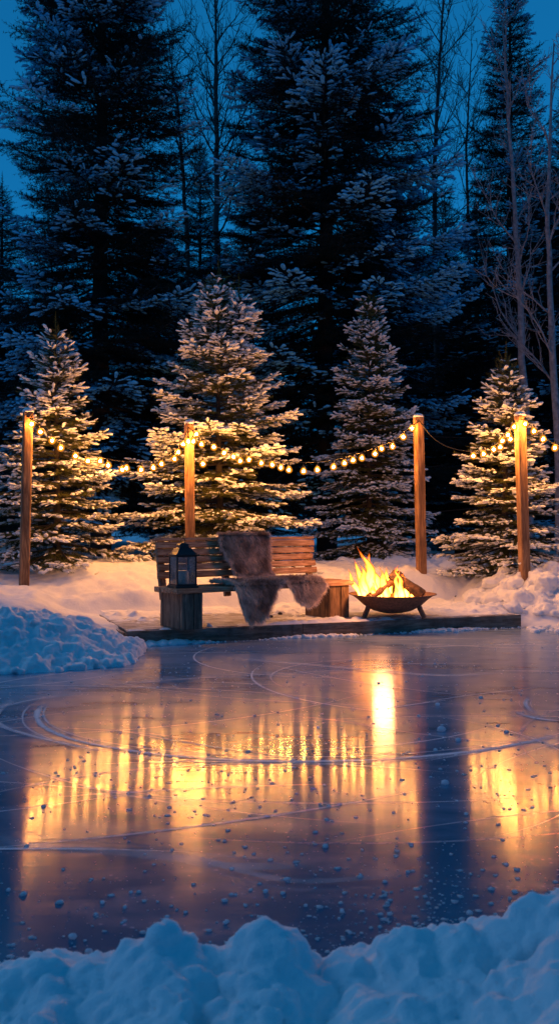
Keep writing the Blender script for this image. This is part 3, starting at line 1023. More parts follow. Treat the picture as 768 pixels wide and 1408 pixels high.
def log(p0, p1, rad, label, split=False, seed=0, flat=.0):
    p0, p1 = Vector(p0), Vector(p1)
    root = empty('firewood_log', FC + (p0 + p1) / 2, 0, label, 'log')
    c = (p0 + p1) / 2
    r_ = random.Random(seed)
    ax = (p1 - p0)
    bm = bmesh.new(); n = 14; m = 9
    t = ax.normalized(); a = t.cross(Vector((0, 0, 1))).normalized(); b = t.cross(a)
    rings = []
    ph = [r_.uniform(0, 6) for _ in range(4)]
    for i in range(m):
        q = i / (m - 1)
        ring = []
        for k in range(n):
            an = 2 * math.pi * k / n
            rr_ = rad * (1 + .08 * math.sin(3 * an + ph[0]) + .06 * math.sin(5 * an + ph[1] + q * 3) + .05 * math.sin(q * 9 + ph[2])) * r_.uniform(.96, 1.04)
            x, y = rr_ * math.cos(an), rr_ * math.sin(an)
            if split: y = max(y, -rad * .25)
            ring.append(bm.verts.new(p0 - c + ax * q + a * x + b * y))
        rings.append(ring)
    for i in range(m - 1):
        for k in range(n): bm.faces.new((rings[i][k], rings[i][(k + 1) % n], rings[i + 1][(k + 1) % n], rings[i + 1][k]))
    me = bpy.data.meshes.new('bark'); bmesh.ops.recalc_face_normals(bm, faces=bm.faces[:]); bm.to_mesh(me); bm.free()
    for p in me.polygons: p.use_smooth = True
    me.materials.append(M['log'] if not split else M['log_end'])
    link(bpy.data.objects.new('bark', me), root)
    for ring_q in (0, 1):
        bm = bmesh.new()
        cc = p0 - c + ax * ring_q
        vs = []
        for k in range(n):
            an = 2 * math.pi * k / n
            x, y = rad * .99 * math.cos(an), rad * .99 * math.sin(an)
            if split: y = max(y, -rad * .25)
            vs.append(bm.verts.new(cc + t * (.004 if ring_q else -.004) + a * x + b * y))
        bm.faces.new(vs)
        me = bpy.data.meshes.new('cut_end'); bm.to_mesh(me); bm.free(); me.materials.append(M['log_end'])
        link(bpy.data.objects.new('cut_end', me), root)
    return root
log((-.27, -.16, .23), (.02, -.02, .42), .062, 'split log leaning from lower left of the fire bowl up to its middle', True, 1)
log((-.02, -.06, .46), (.30, -.17, .24), .058, 'dark charred log leaning down to the right rim of the fire bowl', False, 2)
log((-.12, .16, .24), (.10, .02, .44), .065, 'charred log standing at the back of the fire bowl, its end facing out', False, 3)
log((.26, .10, .25), (.02, .04, .45), .055, 'charred log behind the right flame in the fire bowl', False, 4)
log((-.24, .05, .225), (.22, .08, .235), .06, 'log lying across the bottom of the fire bowl', False, 6)

fire = empty('fire', FC + Vector((0, 0, .2)), 0, 'bright yellow orange flames burning in the fire bowl', 'fire')
def tongue(base, h, r0, lean, seed, tw=1.):
    r0 *= .92
    m, n = 26, 14
    V, C = [], []
    for i in range(m):
        t = i / (m - 1)
        rad = r0 * (np.sin(np.pi * (t * .86 + .14) ** .75) ** .9) * (1 - t) ** .35 + .001
        wob = np.array([perlin(np.array([[t * 2.3 * tw, seed * 3.1, 0.3]]))[0], perlin(np.array([[t * 2.3 * tw, seed * 5.7, 4.1]]))[0]])
        cx = base[0] + lean[0] * t ** 1.3 + wob[0] * .17 * t * h / .4
        cy = base[1] + lean[1] * t ** 1.3 + wob[1] * .10 * t
        for k in range(n):
            a = 2 * math.pi * k / n
            f = 1 + .30 * perlin(np.array([[math.cos(a) * 1.3, math.sin(a) * 1.3 + seed, t * 3.5]]))[0] * 2
            V.append((cx + rad * f * math.cos(a), cy + rad * f * .75 * math.sin(a), base[2] + h * t))
            C.append((t, t, t))
    idx = np.arange(m * n).reshape(m, n)
    q = np.stack([idx[:-1], np.roll(idx[:-1], -1, 1), np.roll(idx[1:], -1, 1), idx[1:]], -1).reshape(-1, 4)
    mesh_np('flame_tongue', np.array(V), q, M['flame'], fire, col=np.array(C))
for b, h, r0, ln, sd in [
    ((-.20, -.08, .0), .56, .085, (-.13, 0), 1), ((-.13, -.05, .0), .48, .085, (-.11, 0), 2), ((-.27, -.04, .0), .40, .06, (-.12, 0), 3),
    ((-.08, -.10, .0), .36, .06, (-.07, 0), 4), ((-.31, -.06, .02), .24, .045, (-.10, 0), 5), ((-.16, .05, .0), .50, .07, (-.16, 0), 6),
    ((-.03, -.02, .05), .30, .045, (-.02, 0), 7),
    ((.09, -.16, .0), .36, .042, (-.07, .02), 8), ((.05, -.15, .02), .30, .04, (-.04, .02), 9), ((.14, -.12, .0), .30, .04, (-.03, 0), 10),
    ((.19, -.15, .0), .17, .03, (.02, 0), 11), ((.02, -.17, .0), .16, .03, (.0, 0), 12), ((-.22, -.16, .0), .20, .04, (-.02, 0), 13),
    ((.12, .05, .1), .26, .035, (-.05, 0), 14), ((-.34, .0, .0), .32, .05, (-.16, 0), 15), ((-.25, .06, .0), .44, .06, (-.18, 0), 16)]:
    tongue(b, h, r0, ln, sd)

fl = bpy.data.lights.new('fire_glow', 'POINT'); fl.energy = 42; fl.color = (1., .37, .12); fl.shadow_soft_size = .11
flo = bpy.data.objects.new('fire_glow', fl); link(flo, fire); flo.location = (-.14, -.36, .44)

# stick and small debris on the snow
sp = at_z(628, 826, .15)
stick = empty('fallen_stick', (sp.x, sp.y, .16), 0, 'short dark broken branch lying on the snow right of the fire bowl', 'stick')
MB().tube([(-.20, 0, .02), (-.05, .02, .035), (.08, -.01, .03), (.2, .0, .015)], [.014, .022, .02, .008], 8).build('stem', M['bark'], stick, smooth=True)
MB().tube([(-.05, .02, .03), (-.14, .08, .05)], [.012, .005], 6).build('side_twig', M['bark'], stick, smooth=True)
for px, py, lab in ((372, 849, 'small dark bark chip on the deck below the bench, the left one of two'), (385, 845, 'small dark bark chip on the deck below the bench, the right one of two')):
    p = at_z(px, py, DECK_H)
    V, Fc = ICO2
    V = V * (1 + .4 * perlin(V * 2 + px))[:, None] * np.array([.026, .02, .016])
    o = mesh_np('bark_chip', V, Fc, M['bark']); o.location = (p.x, p.y, DECK_H + .012)
    tag(o, lab, 'bark chip')

# ------------------------------------------------------------------ posts
def post(base_px, top_px, d, label, w=.105):
    b = at(*base_px, d); t = at(*top_px, d)
    zb = gz(b.x, b.y) - .12
    root = empty('light_pole', (b.x, b.y, zb), 0, label, 'light pole', 'poles carrying the string lights')
    h = t.z - zb
    lean = math.atan2(t.x - b.x, t.z - b.z)
    mb = MB()
    b2 = bmesh.new(); bmesh.ops.create_cube(b2, size=1)
    for v in b2.verts: v.co = Vector((v.co.x * w, v.co.y * w, (v.co.z + .5) * h))
    bmesh.ops.bevel(b2, geom=b2.edges[:], offset=.022, segments=3, profile=.5, affect='EDGES')
    mb._merge(b2, Matrix.Rotation(lean, 4, 'Y') @ Matrix.Rotation(R(20), 4, 'Z'))
    mb.build('post', M['wood_post'], root)
    V, Fc = ICO2
    V = V * np.array([w * .60, w * .6, .045]) * (1 + .18 * perlin(V * 1.8 + base_px[0]))[:, None]
    V[:, 2] = np.maximum(V[:, 2], -.012)
    o = mesh_np('snow_cap', V, Fc, M['snow'], root); o.location = (h * math.sin(lean), 0, h * math.cos(lean) + .004)
    V, Fc = ICO3      # little snow collar at the foot
    return Vector((t.x, t.y, t.z))
T1 = post((33, 818), (39, 566), 10.7, 'leftmost wooden light pole in front of the left fir', .115)
T2 = post((262, 790), (260, 582), 11.5, 'wooden light pole standing behind the bench', .11)
T3 = post((579, 778), (575, 573), 11.9, 'wooden light pole behind the fire bowl, carrying two cables', .115)
T4 = post((721, 800), (714, 571), 11.2, 'rightmost wooden light pole in front of the right fir', .115)

# ------------------------------------------------------------------ string lights
b2 = bmesh.new(); bmesh.ops.create_uvsphere(b2, u_segments=12, v_segments=8, radius=.046)
for v in b2.verts:
    if v.co.z > 0: v.co.z *= 1.25; v.co.x *= (1 - v.co.z * 5); v.co.y *= (1 - v.co.z * 5)
bulb_me = bpy.data.meshes.new('bulb'); b2.to_mesh(bulb_me); b2.free()
for p in bulb_me.polygons: p.use_smooth = True
bulb_me.materials.append(M['bulb'])
b2 = bmesh.new(); bmesh.ops.create_icosphere(b2, subdivisions=1, radius=.0162)
fil_me = bpy.data.meshes.new('filament'); b2.to_mesh(fil_me); b2.free()
for p in fil_me.polygons: p.use_smooth = True
fil_me.materials.append(M['filament'])
mb = MB(); mb.lathe([(.012, .006), (.016, .010), (.016, .04), (.010, .046), (.006, .06)], n=10)
so_ = mb.build('socket', M['wire'], None, smooth=True); sock_me = so_.data; COL.objects.unlink(so_); bpy.data.objects.remove(so_)

def string(P0, P1, wirepx, bulbs, label, ext=False, yoff=-.05):
    """P0,P1 end points (world); wirepx: photo points the cable passes near; bulbs: photo points"""
    root = empty('string_light', (P0 + P1) / 2, 0, label, 'string lights', 'strings of warm bulbs between the poles')
    c = (P0 + P1) / 2
    pts = [P0]
    for px, py in wirepx:
        u = (px - 384) / F
        # depth on the straight line between the poles
        t = .5
        for _ in range(8):
            d = P0.y + (P1.y - P0.y) * t
            x = u * d
            t = (x - P0.x) / (P1.x - P0.x)
        d = P0.y + (P1.y - P0.y) * t + yoff
        pts.append(at(px, py, d))
    pts.append(P1)
    A = np.array([p[:] for p in pts])
    xs = A[:, 0]
    Q = []
    for i in range(len(A) - 1):
        p0, p1, p2, p3 = A[max(i - 1, 0)], A[i], A[i + 1], A[min(i + 2, len(A) - 1)]
        for t in np.linspace(0, 1, 8, endpoint=False):
            Q.append(.5 * ((2 * p1) + (-p0 + p2) * t + (2 * p0 - 5 * p1 + 4 * p2 - p3) * t * t + (-p0 + 3 * p1 - 3 * p2 + p3) * t ** 3))
    Q.append(A[-1]); Q = np.array(Q)
    MB().tube([Vector(q) - c for q in Q], .006, 6).build('wire', M['wire'], root, smooth=True)
    for px, py in bulbs:
        u = (px - 384) / F
        # nearest wire sample horizontally
        pr = Q[:, 0] / Q[:, 1]
        j = int(np.argmin(np.abs(pr - u)))
        d = Q[j, 1] - .012
        p = at(px, py, d)
        o = bpy.data.objects.new('bulb', bulb_me); link(o, root); o.location = p - c
        s = bpy.data.objects.new('filament', fil_me); link(s, o)
        s = bpy.data.objects.new('socket', sock_me); link(s, o); s.location = (0, 0, .026)
        # short dropper up to the cable
        wz = Q[j, 2]
        if wz - p.z > .09:
            dr = MB().tube([(0, 0, .07), (0, .012, wz - p.z)], .004, 5).build('dropper', M['wire'], o)
    return root
dn = Vector((0, -.06, -.06))
string(T1 + dn, T2 + dn, [(54, 584), (75, 603), (100, 619), (138, 629), (168, 634), (194, 635), (218, 632), (240, 620), (252, 604)],
       [(44, 583), (56, 594), (72, 606), (84, 616), (104, 627), (121, 634), (138, 634), (149, 640), (168, 646), (174, 644), (194, 646), (211, 643), (222, 638), (240, 631), (245, 622), (252, 611), (259, 607)],
       'string of glowing bulbs sagging between the leftmost pole and the pole behind the bench')
string(T2 + dn, T3 + dn, [(272, 598), (286, 609), (305, 617), (330, 624), (360, 630), (397, 635), (436, 635), (473, 629), (505, 619), (539, 606), (560, 590)],
       [(266, 607), (270, 597), (277, 611), (294, 615), (279, 638), (308, 623), (321, 628), (330, 634), (342, 632), (359, 637), (374, 639), (386, 643), (397, 646), (417, 648), (436, 646), (458, 642), (473, 637), (485, 633), (497, 630), (515, 624), (524, 617), (539, 614), (554, 601), (566, 589)],
       'long string of glowing bulbs sagging from the pole behind the bench to the fire-side pole')
string(T3 + dn, T4 + dn, [(592, 599), (612, 613), (640, 620), (665, 618), (684, 608), (700, 590)],
       [(650, 627), (664, 624), (678, 618), (687, 615), (690, 606), (698, 598), (701, 604), (706, 587)],
       'string of bulbs from the fire-side pole to the rightmost pole, bare cable on its left')
P5 = at(830, 575, 11.0)
string(T4 + dn, P5, [(722, 579), (734, 590), (748, 602), (764, 611), (785, 612), (810, 600)],
       [(721, 583), (733, 593), (746, 604), (762, 616), (780, 620), (800, 614)],
       'string of bulbs running from the rightmost pole out of the picture')
# fifth pole, just outside the frame, that holds the last string
bp = P5
zb = gz(bp.x, bp.y) - .1

# ------------------------------------------------------------------ spruces
def shoot_templates(nneedle, w, nl, seed, rsnow, sx=.22, sl=.86):
    r = np.random.default_rng(seed)
    out = []
    for k in range(3):
        x = np.sort(r.uniform(.0, 1.0, nneedle)); ph = r.uniform(0, 2 * np.pi, nneedle)
        l = nl * r.uniform(.75, 1.15, nneedle) * (1 - .25 * x)
        fwd = r.uniform(.45, .95, nneedle)
        base = np.stack([x, 0 * x, 0 * x], 1)
        rad = np.stack([0 * x, np.cos(ph), np.sin(ph)], 1)
        tip = base + rad * (l * .8)[:, None]; tip[:, 0] += l * fwd; tip[:, 2] += .1 * l
        tan = np.stack([0 * x, -np.sin(ph), np.cos(ph)], 1) * .5 + np.array([.86, 0, 0])
        V = np.stack([base - tan * w / 2, base + tan * w / 2, tip], 1).reshape(-1, 3)
        Fn = np.arange(nneedle * 3).reshape(-1, 3)
        # stem
        s = .010
        SV = np.array([[0, -s, -s], [0, s, -s], [0, 0, s], [1, 0, 0]])
        SF = np.array([[0, 1, 3], [1, 2, 3], [2, 0, 3]]) + len(V)
        NV = np.concatenate([V, SV]); NF = np.concatenate([Fn, SF])
        # snow load
        a = 7; b = 6
        ts = np.linspace(0, 1, a)
        rad_ = rsnow * np.array([.25, .75, .9, 1.0, 1.12, 1.0, .45]) * r.uniform(.85, 1.15, a)
        S = []
        zc = nl * .10
        for i in range(a):
            for j in range(b):
                an = 2 * np.pi * j / b
                z = np.sin(an)
                z = z * .95 if z > 0 else z * .45
                S.append((sx + ts[i] * sl, rad_[i] * np.cos(an) * 1.05, zc + rad_[i] * z))
        S = np.array(S)
        idx = np.arange(a * b).reshape(a, b)
        q = np.stack([idx[:-1], np.roll(idx[:-1], -1, 1), np.roll(idx[1:], -1, 1), idx[1:]], -1).reshape(-1, 4)
        q = np.concatenate([q[:, [0, 1, 2]], q[:, [0, 2, 3]]])
        caps = [[idx[0, 0], idx[0, j + 1], idx[0, j]] for j in range(1, b - 1)] + [[idx[-1, 0], idx[-1, j], idx[-1, j + 1]] for j in range(1, b - 1)]
        SFc = np.concatenate([q, np.array(caps)])
        out.append((NV, NF, S, SFc))
    return out

def place(templ, P, D, L, wid, k3):
    """instances of template (V,F) at P, direction D, length L"""
    Vs, Fs, n = [], [], 0
    up = np.array([0, 0, 1.])
    S = np.cross(up, D); S /= np.linalg.norm(S, axis=1)[:, None] + 1e-6
    Uv = np.cross(D, S)
    for k in range(3):
        m = k3 == k
        V, Fc = templ[k]
        if not m.any(): continue
        p, d, s, u, l, w = P[m], D[m], S[m], Uv[m], L[m], wid[m]
        A = p[:, None] + V[None, :, 0, None] * (d * l[:, None])[:, None] + V[None, :, 1, None] * (s * w[:, None])[:, None] + V[None, :, 2, None] * (u * w[:, None])[:, None]
        c = len(p); nv = len(V)
        Vs.append(A.reshape(-1, 3))
        Fs.append((Fc[None] + (np.arange(c) * nv)[:, None, None]).reshape(-1, 3) + n)
        n += c * nv
    return np.concatenate(Vs), np.concatenate(Fs)

def spruce_shoots(r, Ht, Rad, z0, whorl, nb, sl, power=.9, step=1., droop=.12, up0=.6, sub=True, irregular=.25):
    P, D, L, Bx = [], [], [], []
    Bq = []
    branches = []
    z = z0
    az0 = r.uniform(0, 6)
    while z < Ht - sl * 1.2:
        f = (z) / Ht
        env = Rad * (1 - f) ** power * (1 if f > .12 else .72 + .28 * f / .12)
        nbr = max(3, int(round(nb * (1 - .35 * f))))
        for b in range(nbr):
            a = az0 + 2 * np.pi * (b + r.uniform(-.35, .35)) / nbr
            Lb = env * r.uniform(1 - irregular, 1 + irregular * .45) + sl * .6
            e = math.radians(-12 + 30 * f + 34 * f ** 3 + r.uniform(-7, 7))
            branches.append((z + r.uniform(-.5, .5) * whorl * .8, a, Lb, e, f))
        az0 += 2.4
        z += whorl * (1 - .3 * f) * r.uniform(.8, 1.2)
    # leader
    for k in range(4):
        P.append((0, 0, Ht - sl * (1.3 - .0 * k) - .02 * k)); a = k * 1.57 + .4
        D.append((math.cos(a) * .45, math.sin(a) * .45, .85)); L.append(sl * .85)
    P.append((0, 0, Ht - sl * 1.25)); D.append((0.02, .02, 1.)); L.append(sl * 1.5)
    for k in range(4):
        P.append((0, 0, Ht - sl * .9 * k)); D.append((.02 * k, -.02, 1.)); L.append(sl * 1.3)
    for k in range(3):
        P.append((0, 0, Ht + sl * .55 * (k + .3))); D.append((.015, .02, 1.)); L.append(sl * (.9 - .15 * k))
    Bx += [0.] * len(P)
    tubes = []
    for zb, a, Lb, e, f in branches:
        ca, sa = math.cos(a), math.sin(a)
        def pos(s):
            h = Lb * s * math.cos(e)
            zz = zb + Lb * (s * math.sin(e) - droop * s * s + (droop * .95) * s ** 4)
            return np.array([ca * h, sa * h, zz])
        tubes.append([pos(0), pos(.33), pos(.66), pos(.97), .012 + Lb * .010])
        Bx += [0.] * (len(P) - len(Bx)); Bq = r.random()
        ns = max(2, int(Lb / (sl * .55 * step)))
        for i in range(ns + 1):
            s = .16 + .84 * i / ns
            p = pos(s); t = pos(min(s + .03, 1.03)) - pos(s - .03); t /= np.linalg.norm(t)
            side = np.array([-sa, ca, 0])
            if i == ns or r.random() < .45:
                P.append(p - t * sl * .3); D.append(t + r.normal(0, .12, 3)); L.append(sl * r.uniform(.8, 1.1))
            if i < ns:
                for sg in (-1, 1):
                    if r.random() < .06: continue
                    lt_ = Lb * .42 * (1 - s) ** .75 * min(1, s * 2.2) + sl * .75
                    ang = math.radians(r.uniform(42, 62))
                    d = t * math.cos(ang) + side * sg * math.sin(ang)
                    d[2] += r.uniform(-.16, .05)
                    d /= np.linalg.norm(d)
                    m = max(1, int(round(lt_ / (sl * .7))))
                    for j in range(m):
                        q = p + d * (lt_ * j / m) + np.array([0, 0, -.10 * droop / .12 * (lt_ * j / m) ** 2])
                        P.append(q); D.append(d + r.normal(0, .10, 3) + np.array([0, 0, -.05])); L.append(sl * r.uniform(.85, 1.15))
                        if sub and (m > 1) and j > 0:
                            for s2 in (-1, 1):
                                if r.random() < .8:
                                    an2 = math.radians(r.uniform(38, 60)) * s2
                                    pr = np.cross(np.array([0, 0, 1.]), d)
                                    d2 = d * math.cos(an2) + pr * math.sin(an2); d2[2] += r.uniform(-.2, .08)
                                    P.append(q); D.append(d2); L.append(sl * r.uniform(.6, .95))
        Bx += [Bq] * (len(P) - len(Bx))
    P = np.array(P); D = np.array(D); L = np.array(L); Bx = np.array(Bx)
    D /= np.linalg.norm(D, axis=1)[:, None]
    return P, D, L, tubes, Bx

def make_spruce(name, seed, Ht, Rad, tmpl, mat_n, sl, whorl, nb, z0=.25, snow_thr=-.05, snow_freq=1.6, power=.9, step=1., droop=.12,
                leaders=(), trunk_r=None, irregular=.25, snow_w=1., cut=None, bark='bark', wid=1., snow_mat='tree_snow'):
    r = np.random.default_rng(seed)
    P, D, L, tubes, Bx = spruce_shoots(r, Ht, Rad, z0, whorl, nb, sl, power, step, droop, irregular=irregular)
    for (lx, ly, lz, lh, lr) in leaders:      # extra tops
        P2, D2, L2, t2, B2 = spruce_shoots(r, lh, lr, .1, whorl, max(4, nb - 2), sl, power, step, droop)
        P = np.concatenate([P, P2 + [lx, ly, lz]]); D = np.concatenate([D, D2]); L = np.concatenate([L, L2]); Bx = np.concatenate([Bx, B2])
        o_ = np.array([lx, ly, lz]); tubes += [[a + o_, b + o_, c + o_, d + o_, w] for a, b, c, d, w in t2]
    if cut is not None:
        k = P[:, 2] < cut
        P, D, L = P[k], D[k], L[k]
    if len(P) == 0: return None
    k3 = r.integers(0, 3, len(P))
    wv = L * r.uniform(.85, 1.15, len(P)) * wid
    nv, nf = place([(t[0], t[1]) for t in tmpl], P, D, L, wv, k3)
    # snow on shoots in clumps; less on steep ones
    fld = fbm(P * snow_freq + seed * 3.3, 3) + r.normal(0, .10, len(P))
    rr_ = np.hypot(P[:, 0], P[:, 1])
    outer = rr_ / (Rad * np.clip(1 - P[:, 2] / Ht, .02, 1) ** power + .1)
    fld = fld + .25 * (outer - .6)
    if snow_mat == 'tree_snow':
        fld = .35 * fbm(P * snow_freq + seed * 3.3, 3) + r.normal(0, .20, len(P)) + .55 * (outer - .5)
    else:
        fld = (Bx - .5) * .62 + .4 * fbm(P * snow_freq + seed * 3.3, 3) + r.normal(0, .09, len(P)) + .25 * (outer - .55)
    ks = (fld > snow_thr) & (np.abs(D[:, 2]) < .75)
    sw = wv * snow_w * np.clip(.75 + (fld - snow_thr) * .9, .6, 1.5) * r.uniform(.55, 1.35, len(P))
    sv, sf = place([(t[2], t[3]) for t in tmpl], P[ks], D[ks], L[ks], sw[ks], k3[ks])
    root = empty(name, (0, 0, 0))
    tr = trunk_r or (.012 * Ht + .02)
    mb = MB(); m = 10
    zs = [-.3] + [Ht * (i + 1) / m * .985 for i in range(m)]
    mb.tube([(.03 * math.sin(z_ * .8 + seed) * (1 - z_ / Ht), .03 * math.cos(z_ * .7) * (1 - z_ / Ht), z_) for z_ in zs], [max(.006, tr * (1 - max(z_, 0) / Ht)) for z_ in zs], 9)
    for (lx, ly, lz, lh, lr) in leaders:
        mb.tube([(lx * .1, ly * .1, lz - .4), (lx, ly, lz), (lx, ly, lz + lh * .97)], [tr * .4, tr * .35, .006], 7)
    mb.build('trunk', M[bark], root, smooth=True)
    mb = MB()
    for a, b, c, d, w in tubes:
        if cut is not None and a[2] > cut: continue
        w = w * .8
        mb.tube([a, b, c, d], [w, w * .75, w * .5, w * .2], 5, cap=False)
    # branches straight into arrays (no merge needed)
    br = mb.build('branches', M[bark], root, smooth=True)
    mesh_np('crown', nv, nf, mat_n, root, smooth=False)
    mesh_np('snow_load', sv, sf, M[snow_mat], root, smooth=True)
    return root

def copy_tree(src, loc, rz, scale, label, cat='tree', group=None):
    c = src.copy(); link(c); c.location = loc; c.rotation_euler = (0, 0, rz); c.scale = (scale[0], scale[0], scale[1])
    for ch in list(src.children):
        k = ch.copy(); COL.objects.link(k); k.parent = c
    for key in ('label', 'category', 'group'):
        if key in c: del c[key]
    return tag(c, label, cat, group)

T_NEAR = shoot_templates(46, .026, .25, 1, .155)
T_FAR = shoot_templates(18, .06, .27, 2, .17, .28, .74)

def put(o, px, py_base, d, label, rz=0, z=None):
    p = at(px, py_base, d)
    o.location = (p.x, d, gz(p.x, d) - .05 if z is None else z); o.rotation_euler = (0, 0, rz)
    tag(o, label, 'fir tree', 'snowy firs behind the bench')
    return o

def topz(py, d): return at(384, py, d).z

# four lit firs
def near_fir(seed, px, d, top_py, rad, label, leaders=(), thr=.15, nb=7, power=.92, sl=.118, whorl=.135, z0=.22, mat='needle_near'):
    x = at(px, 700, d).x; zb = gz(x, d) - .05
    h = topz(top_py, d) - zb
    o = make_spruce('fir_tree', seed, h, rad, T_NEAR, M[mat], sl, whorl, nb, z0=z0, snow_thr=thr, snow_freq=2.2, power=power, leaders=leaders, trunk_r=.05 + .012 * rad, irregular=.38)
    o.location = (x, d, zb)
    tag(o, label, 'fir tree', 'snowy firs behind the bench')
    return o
near_fir(101, 76, 11.75, 452, 1.08, 'small golden-lit snowy fir behind the leftmost light pole')
near_fir(102, 300, 13.0, 372, 1.72, 'broad golden-lit snowy fir behind the bench, the widest of the lit firs, with two tips', leaders=((.30, -.15, 3.0, 1.05, .38),), whorl=.15, sl=.125)
near_fir(103, 508, 16.2, 405, 1.28, 'slender bluish snowy fir behind the fire-side pole', whorl=.15, sl=.122, power=.8)
near_fir(104, 696, 12.3, 490, 1.05, 'small golden-lit snowy fir behind the rightmost light pole', power=.9)

# tall dark forest spruces
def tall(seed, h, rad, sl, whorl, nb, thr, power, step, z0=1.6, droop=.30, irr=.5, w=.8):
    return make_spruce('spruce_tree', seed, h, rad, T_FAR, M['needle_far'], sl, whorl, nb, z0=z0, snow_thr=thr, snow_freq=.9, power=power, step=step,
                       droop=droop, irregular=irr, trunk_r=.16 + .004 * h, snow_w=w, snow_mat='forest_snow_blue_shade')
def place_tall(o, px, d, label, group=None):
    x = at(px, 700, d).x
    o.location = (x, d, gz(x, d) - .1)
    return tag(o, label, 'spruce tree', group)
A_ = place_tall(tall(201, 17.5, 2.75, .245, .33, 11, .25, .62, 1.0), 138, 18.6, 'tall dark spruce with snow patches on the left, its top above the picture', 'tall dark forest spruces')
B_ = place_tall(tall(202, 18.5, 3.3, .245, .33, 11, .23, .62, 1.0), 448, 19.6, 'huge dark spruce with snowy boughs in the middle, behind the broad lit fir', 'tall dark forest spruces')
C_ = place_tall(tall(203, 15.6, 2.3, .24, .33, 9, .30, .8, 1.0), 702, 23.5, 'tall slim dark spruce on the right whose pointed top touches the upper edge', 'tall dark forest spruces')
GRP = 'dark spruces deeper in the forest'
bk = [  # px, depth, tip py, width scale, source, label
    (275, 29, 190, 1.0, C_, 'distant dark spruce with its tip in the gap between the two biggest spruces'),
    (612, 27, 270, 1.15, C_, 'dark spruce in the gap between the middle spruce and the slim right spruce'),
    (800, 22, 20, 1.05, C_, 'dark spruce cut by the right edge of the picture'),
    (2, 25, 250, 1.1, C_, 'dark spruce at the left edge behind the tall left spruce'),
    (70, 33, 330, 1.5, C_, None), (215, 32, 300, 1.4, A_, None), (345, 31, 240, 1.3, C_, None), (525, 30, 250, 1.4, A_, None),
    (655, 33, 280, 1.5, C_, None), (750, 30, 230, 1.4, A_, None), (575, 35, 330, 1.6, C_, None), (-70, 30, 280, 1.5, A_, None), (850, 29, 240, 1.4, C_, None),
    (300, 24, 330, 1.35, C_, 'bushy dark spruce directly behind the broad lit fir, left of the huge spruce'),
    (640, 21, 420, 1.4, C_, 'lower dark spruce behind the right birch trunks'),
    (20, 21, 420, 1.4, C_, 'lower dark spruce at the left edge behind the small left fir'),
]
SRC_H = {A_.name: 17.5, C_.name: 15.6}
for i, (px, d, tip, ws, src, lab) in enumerate(bk):
    x = at(px, 700, d).x; zb = gz(x, d) - .1
    h = topz(tip, d) - zb
    sz_ = h / SRC_H[src.name]
    copy_tree(src, (x, d, zb), i * 1.9 + .5, (ws * max(.8, sz_ * .9), sz_), lab or 'dark snowy spruce in the deep forest, mostly hidden by nearer trees', 'spruce tree', 'tall dark forest spruces' if lab else GRP)

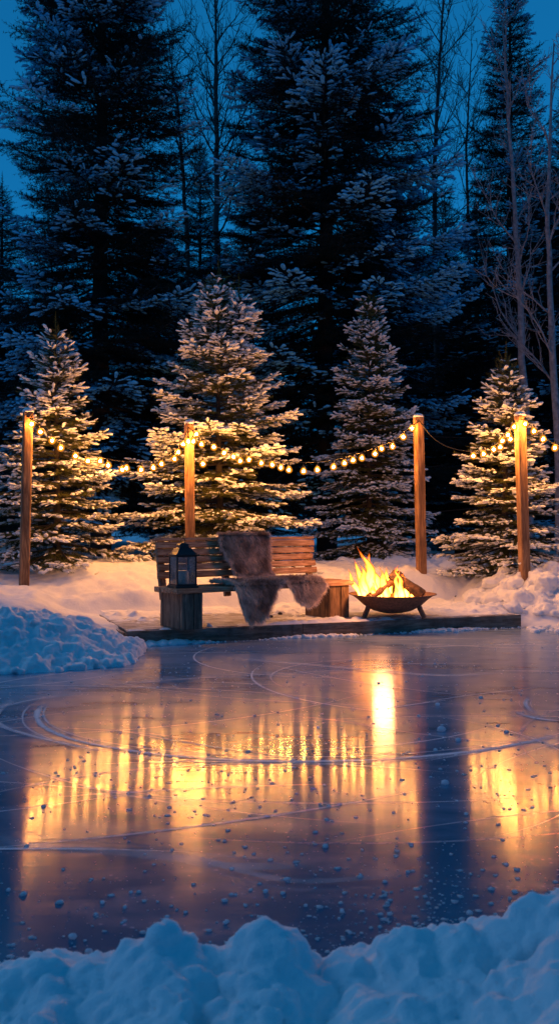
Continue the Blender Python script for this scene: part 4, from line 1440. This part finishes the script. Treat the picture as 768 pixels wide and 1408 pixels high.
# ------------------------------------------------------------------ bare trees
def bare_tree(name, px_pts, d, r0, label, mat, seed, nb=18, reach=1.6, start=.25, group='bare leafless trees', up=.9):
    """px_pts: photo points along the trunk from foot to top"""
    P = [at(px, py, d) for px, py in px_pts]
    base = Vector((P[0].x, d, gz(P[0].x, d) - .15))
    P[0] = base
    root = empty(name, base, 0, label, 'bare tree', group)
    A = np.array([(p - base)[:] for p in P]); r = np.random.default_rng(seed)
    def sample(t):
        s = t * (len(A) - 1); i = min(int(s), len(A) - 2); return A[i] + (A[i + 1] - A[i]) * (s - i)
    pts = [sample(t) for t in np.linspace(0, 1, 22)]
    pts = [p + np.array([*r.normal(0, r0 * .10, 2), 0]) * (0 if i == 0 else 1) for i, p in enumerate(pts)]
    MB().tube([Vector(p) for p in pts], [max(.012, r0 * (1 - .85 * i / 21)) for i in range(22)], 9).build('trunk', M[mat], root, smooth=True)
    mb = MB()
    def limb(p, dirn, L, rad, lev):
        q = [p]; dcur = dirn / np.linalg.norm(dirn); n = 6
        for i in range(n):
            dcur = dcur + r.normal(0, .10, 3) + np.array([0, 0, .07]); dcur /= np.linalg.norm(dcur)
            q.append(q[-1] + dcur * L / n)
        mb.tube([Vector(x) for x in q], [max(.004, rad * (1 - .85 * i / n)) for i in range(n + 1)], 5, cap=False)
        if lev < 2:
            for i in range(1, n + 1):
                for _ in range(1 if lev else 2):
                    if r.random() < .75:
                        a = dcur + r.normal(0, .55, 3); a[2] = abs(a[2]) * .8 + .1
                        limb(q[i], a, L * r.uniform(.3, .5), max(.005, rad * .45), lev + 1)
    for k in range(nb):
        t = start + (1 - start) * (k + r.random()) / nb
        p = sample(min(t, .99)); a = r.uniform(0, 6.28)
        limb(p, np.array([math.cos(a), math.sin(a) * .7, up]), reach * (1.15 - .65 * t) * r.uniform(.7, 1.2), r0 * .32 * (1.1 - .7 * t), 0)
    mb.build('limbs', M[mat], root, smooth=True)
    return root
bare_tree('birch_tree', [(730, 790), (722, 560), (713, 400), (706, 270), (697, 130), (690, 30)], 16.4, .08, 'pale bare birch with a thin leaning trunk in front of the slim right spruce', 'birch', 301, nb=13, reach=1.5)
bare_tree('birch_tree', [(772, 790), (765, 600), (757, 430), (752, 300), (756, 180), (760, 60)], 15.4, .08, 'pale bare birch at the right edge of the picture', 'birch', 302, nb=12, reach=1.4)
bare_tree('bare_tree', [(300, 740), (298, 400), (298, 230), (296, 100), (297, -60)], 26, .13, 'dark leafless tree against the sky between the two biggest spruces', 'dark_bark', 303, nb=30, reach=3.0, start=.35, up=1.3)
bare_tree('bare_tree', [(262, 740), (258, 330), (245, 150), (232, 60)], 27, .09, 'thin leafless tree left of the one between the two biggest spruces', 'dark_bark', 304, nb=16, reach=2.2, start=.4, up=1.3)
bare_tree('bare_tree', [(606, 760), (600, 480), (596, 250), (604, 90), (610, -40)], 25, .11, 'dark leafless tree right of the huge middle spruce', 'dark_bark', 305, nb=26, reach=2.6, start=.35, up=1.2)
bare_tree('bare_tree', [(650, 760), (645, 380), (640, 200), (648, 60)], 28, .08, 'thin leafless tree left of the slim right spruce', 'dark_bark', 306, nb=18, reach=2.2, start=.45, up=1.3)
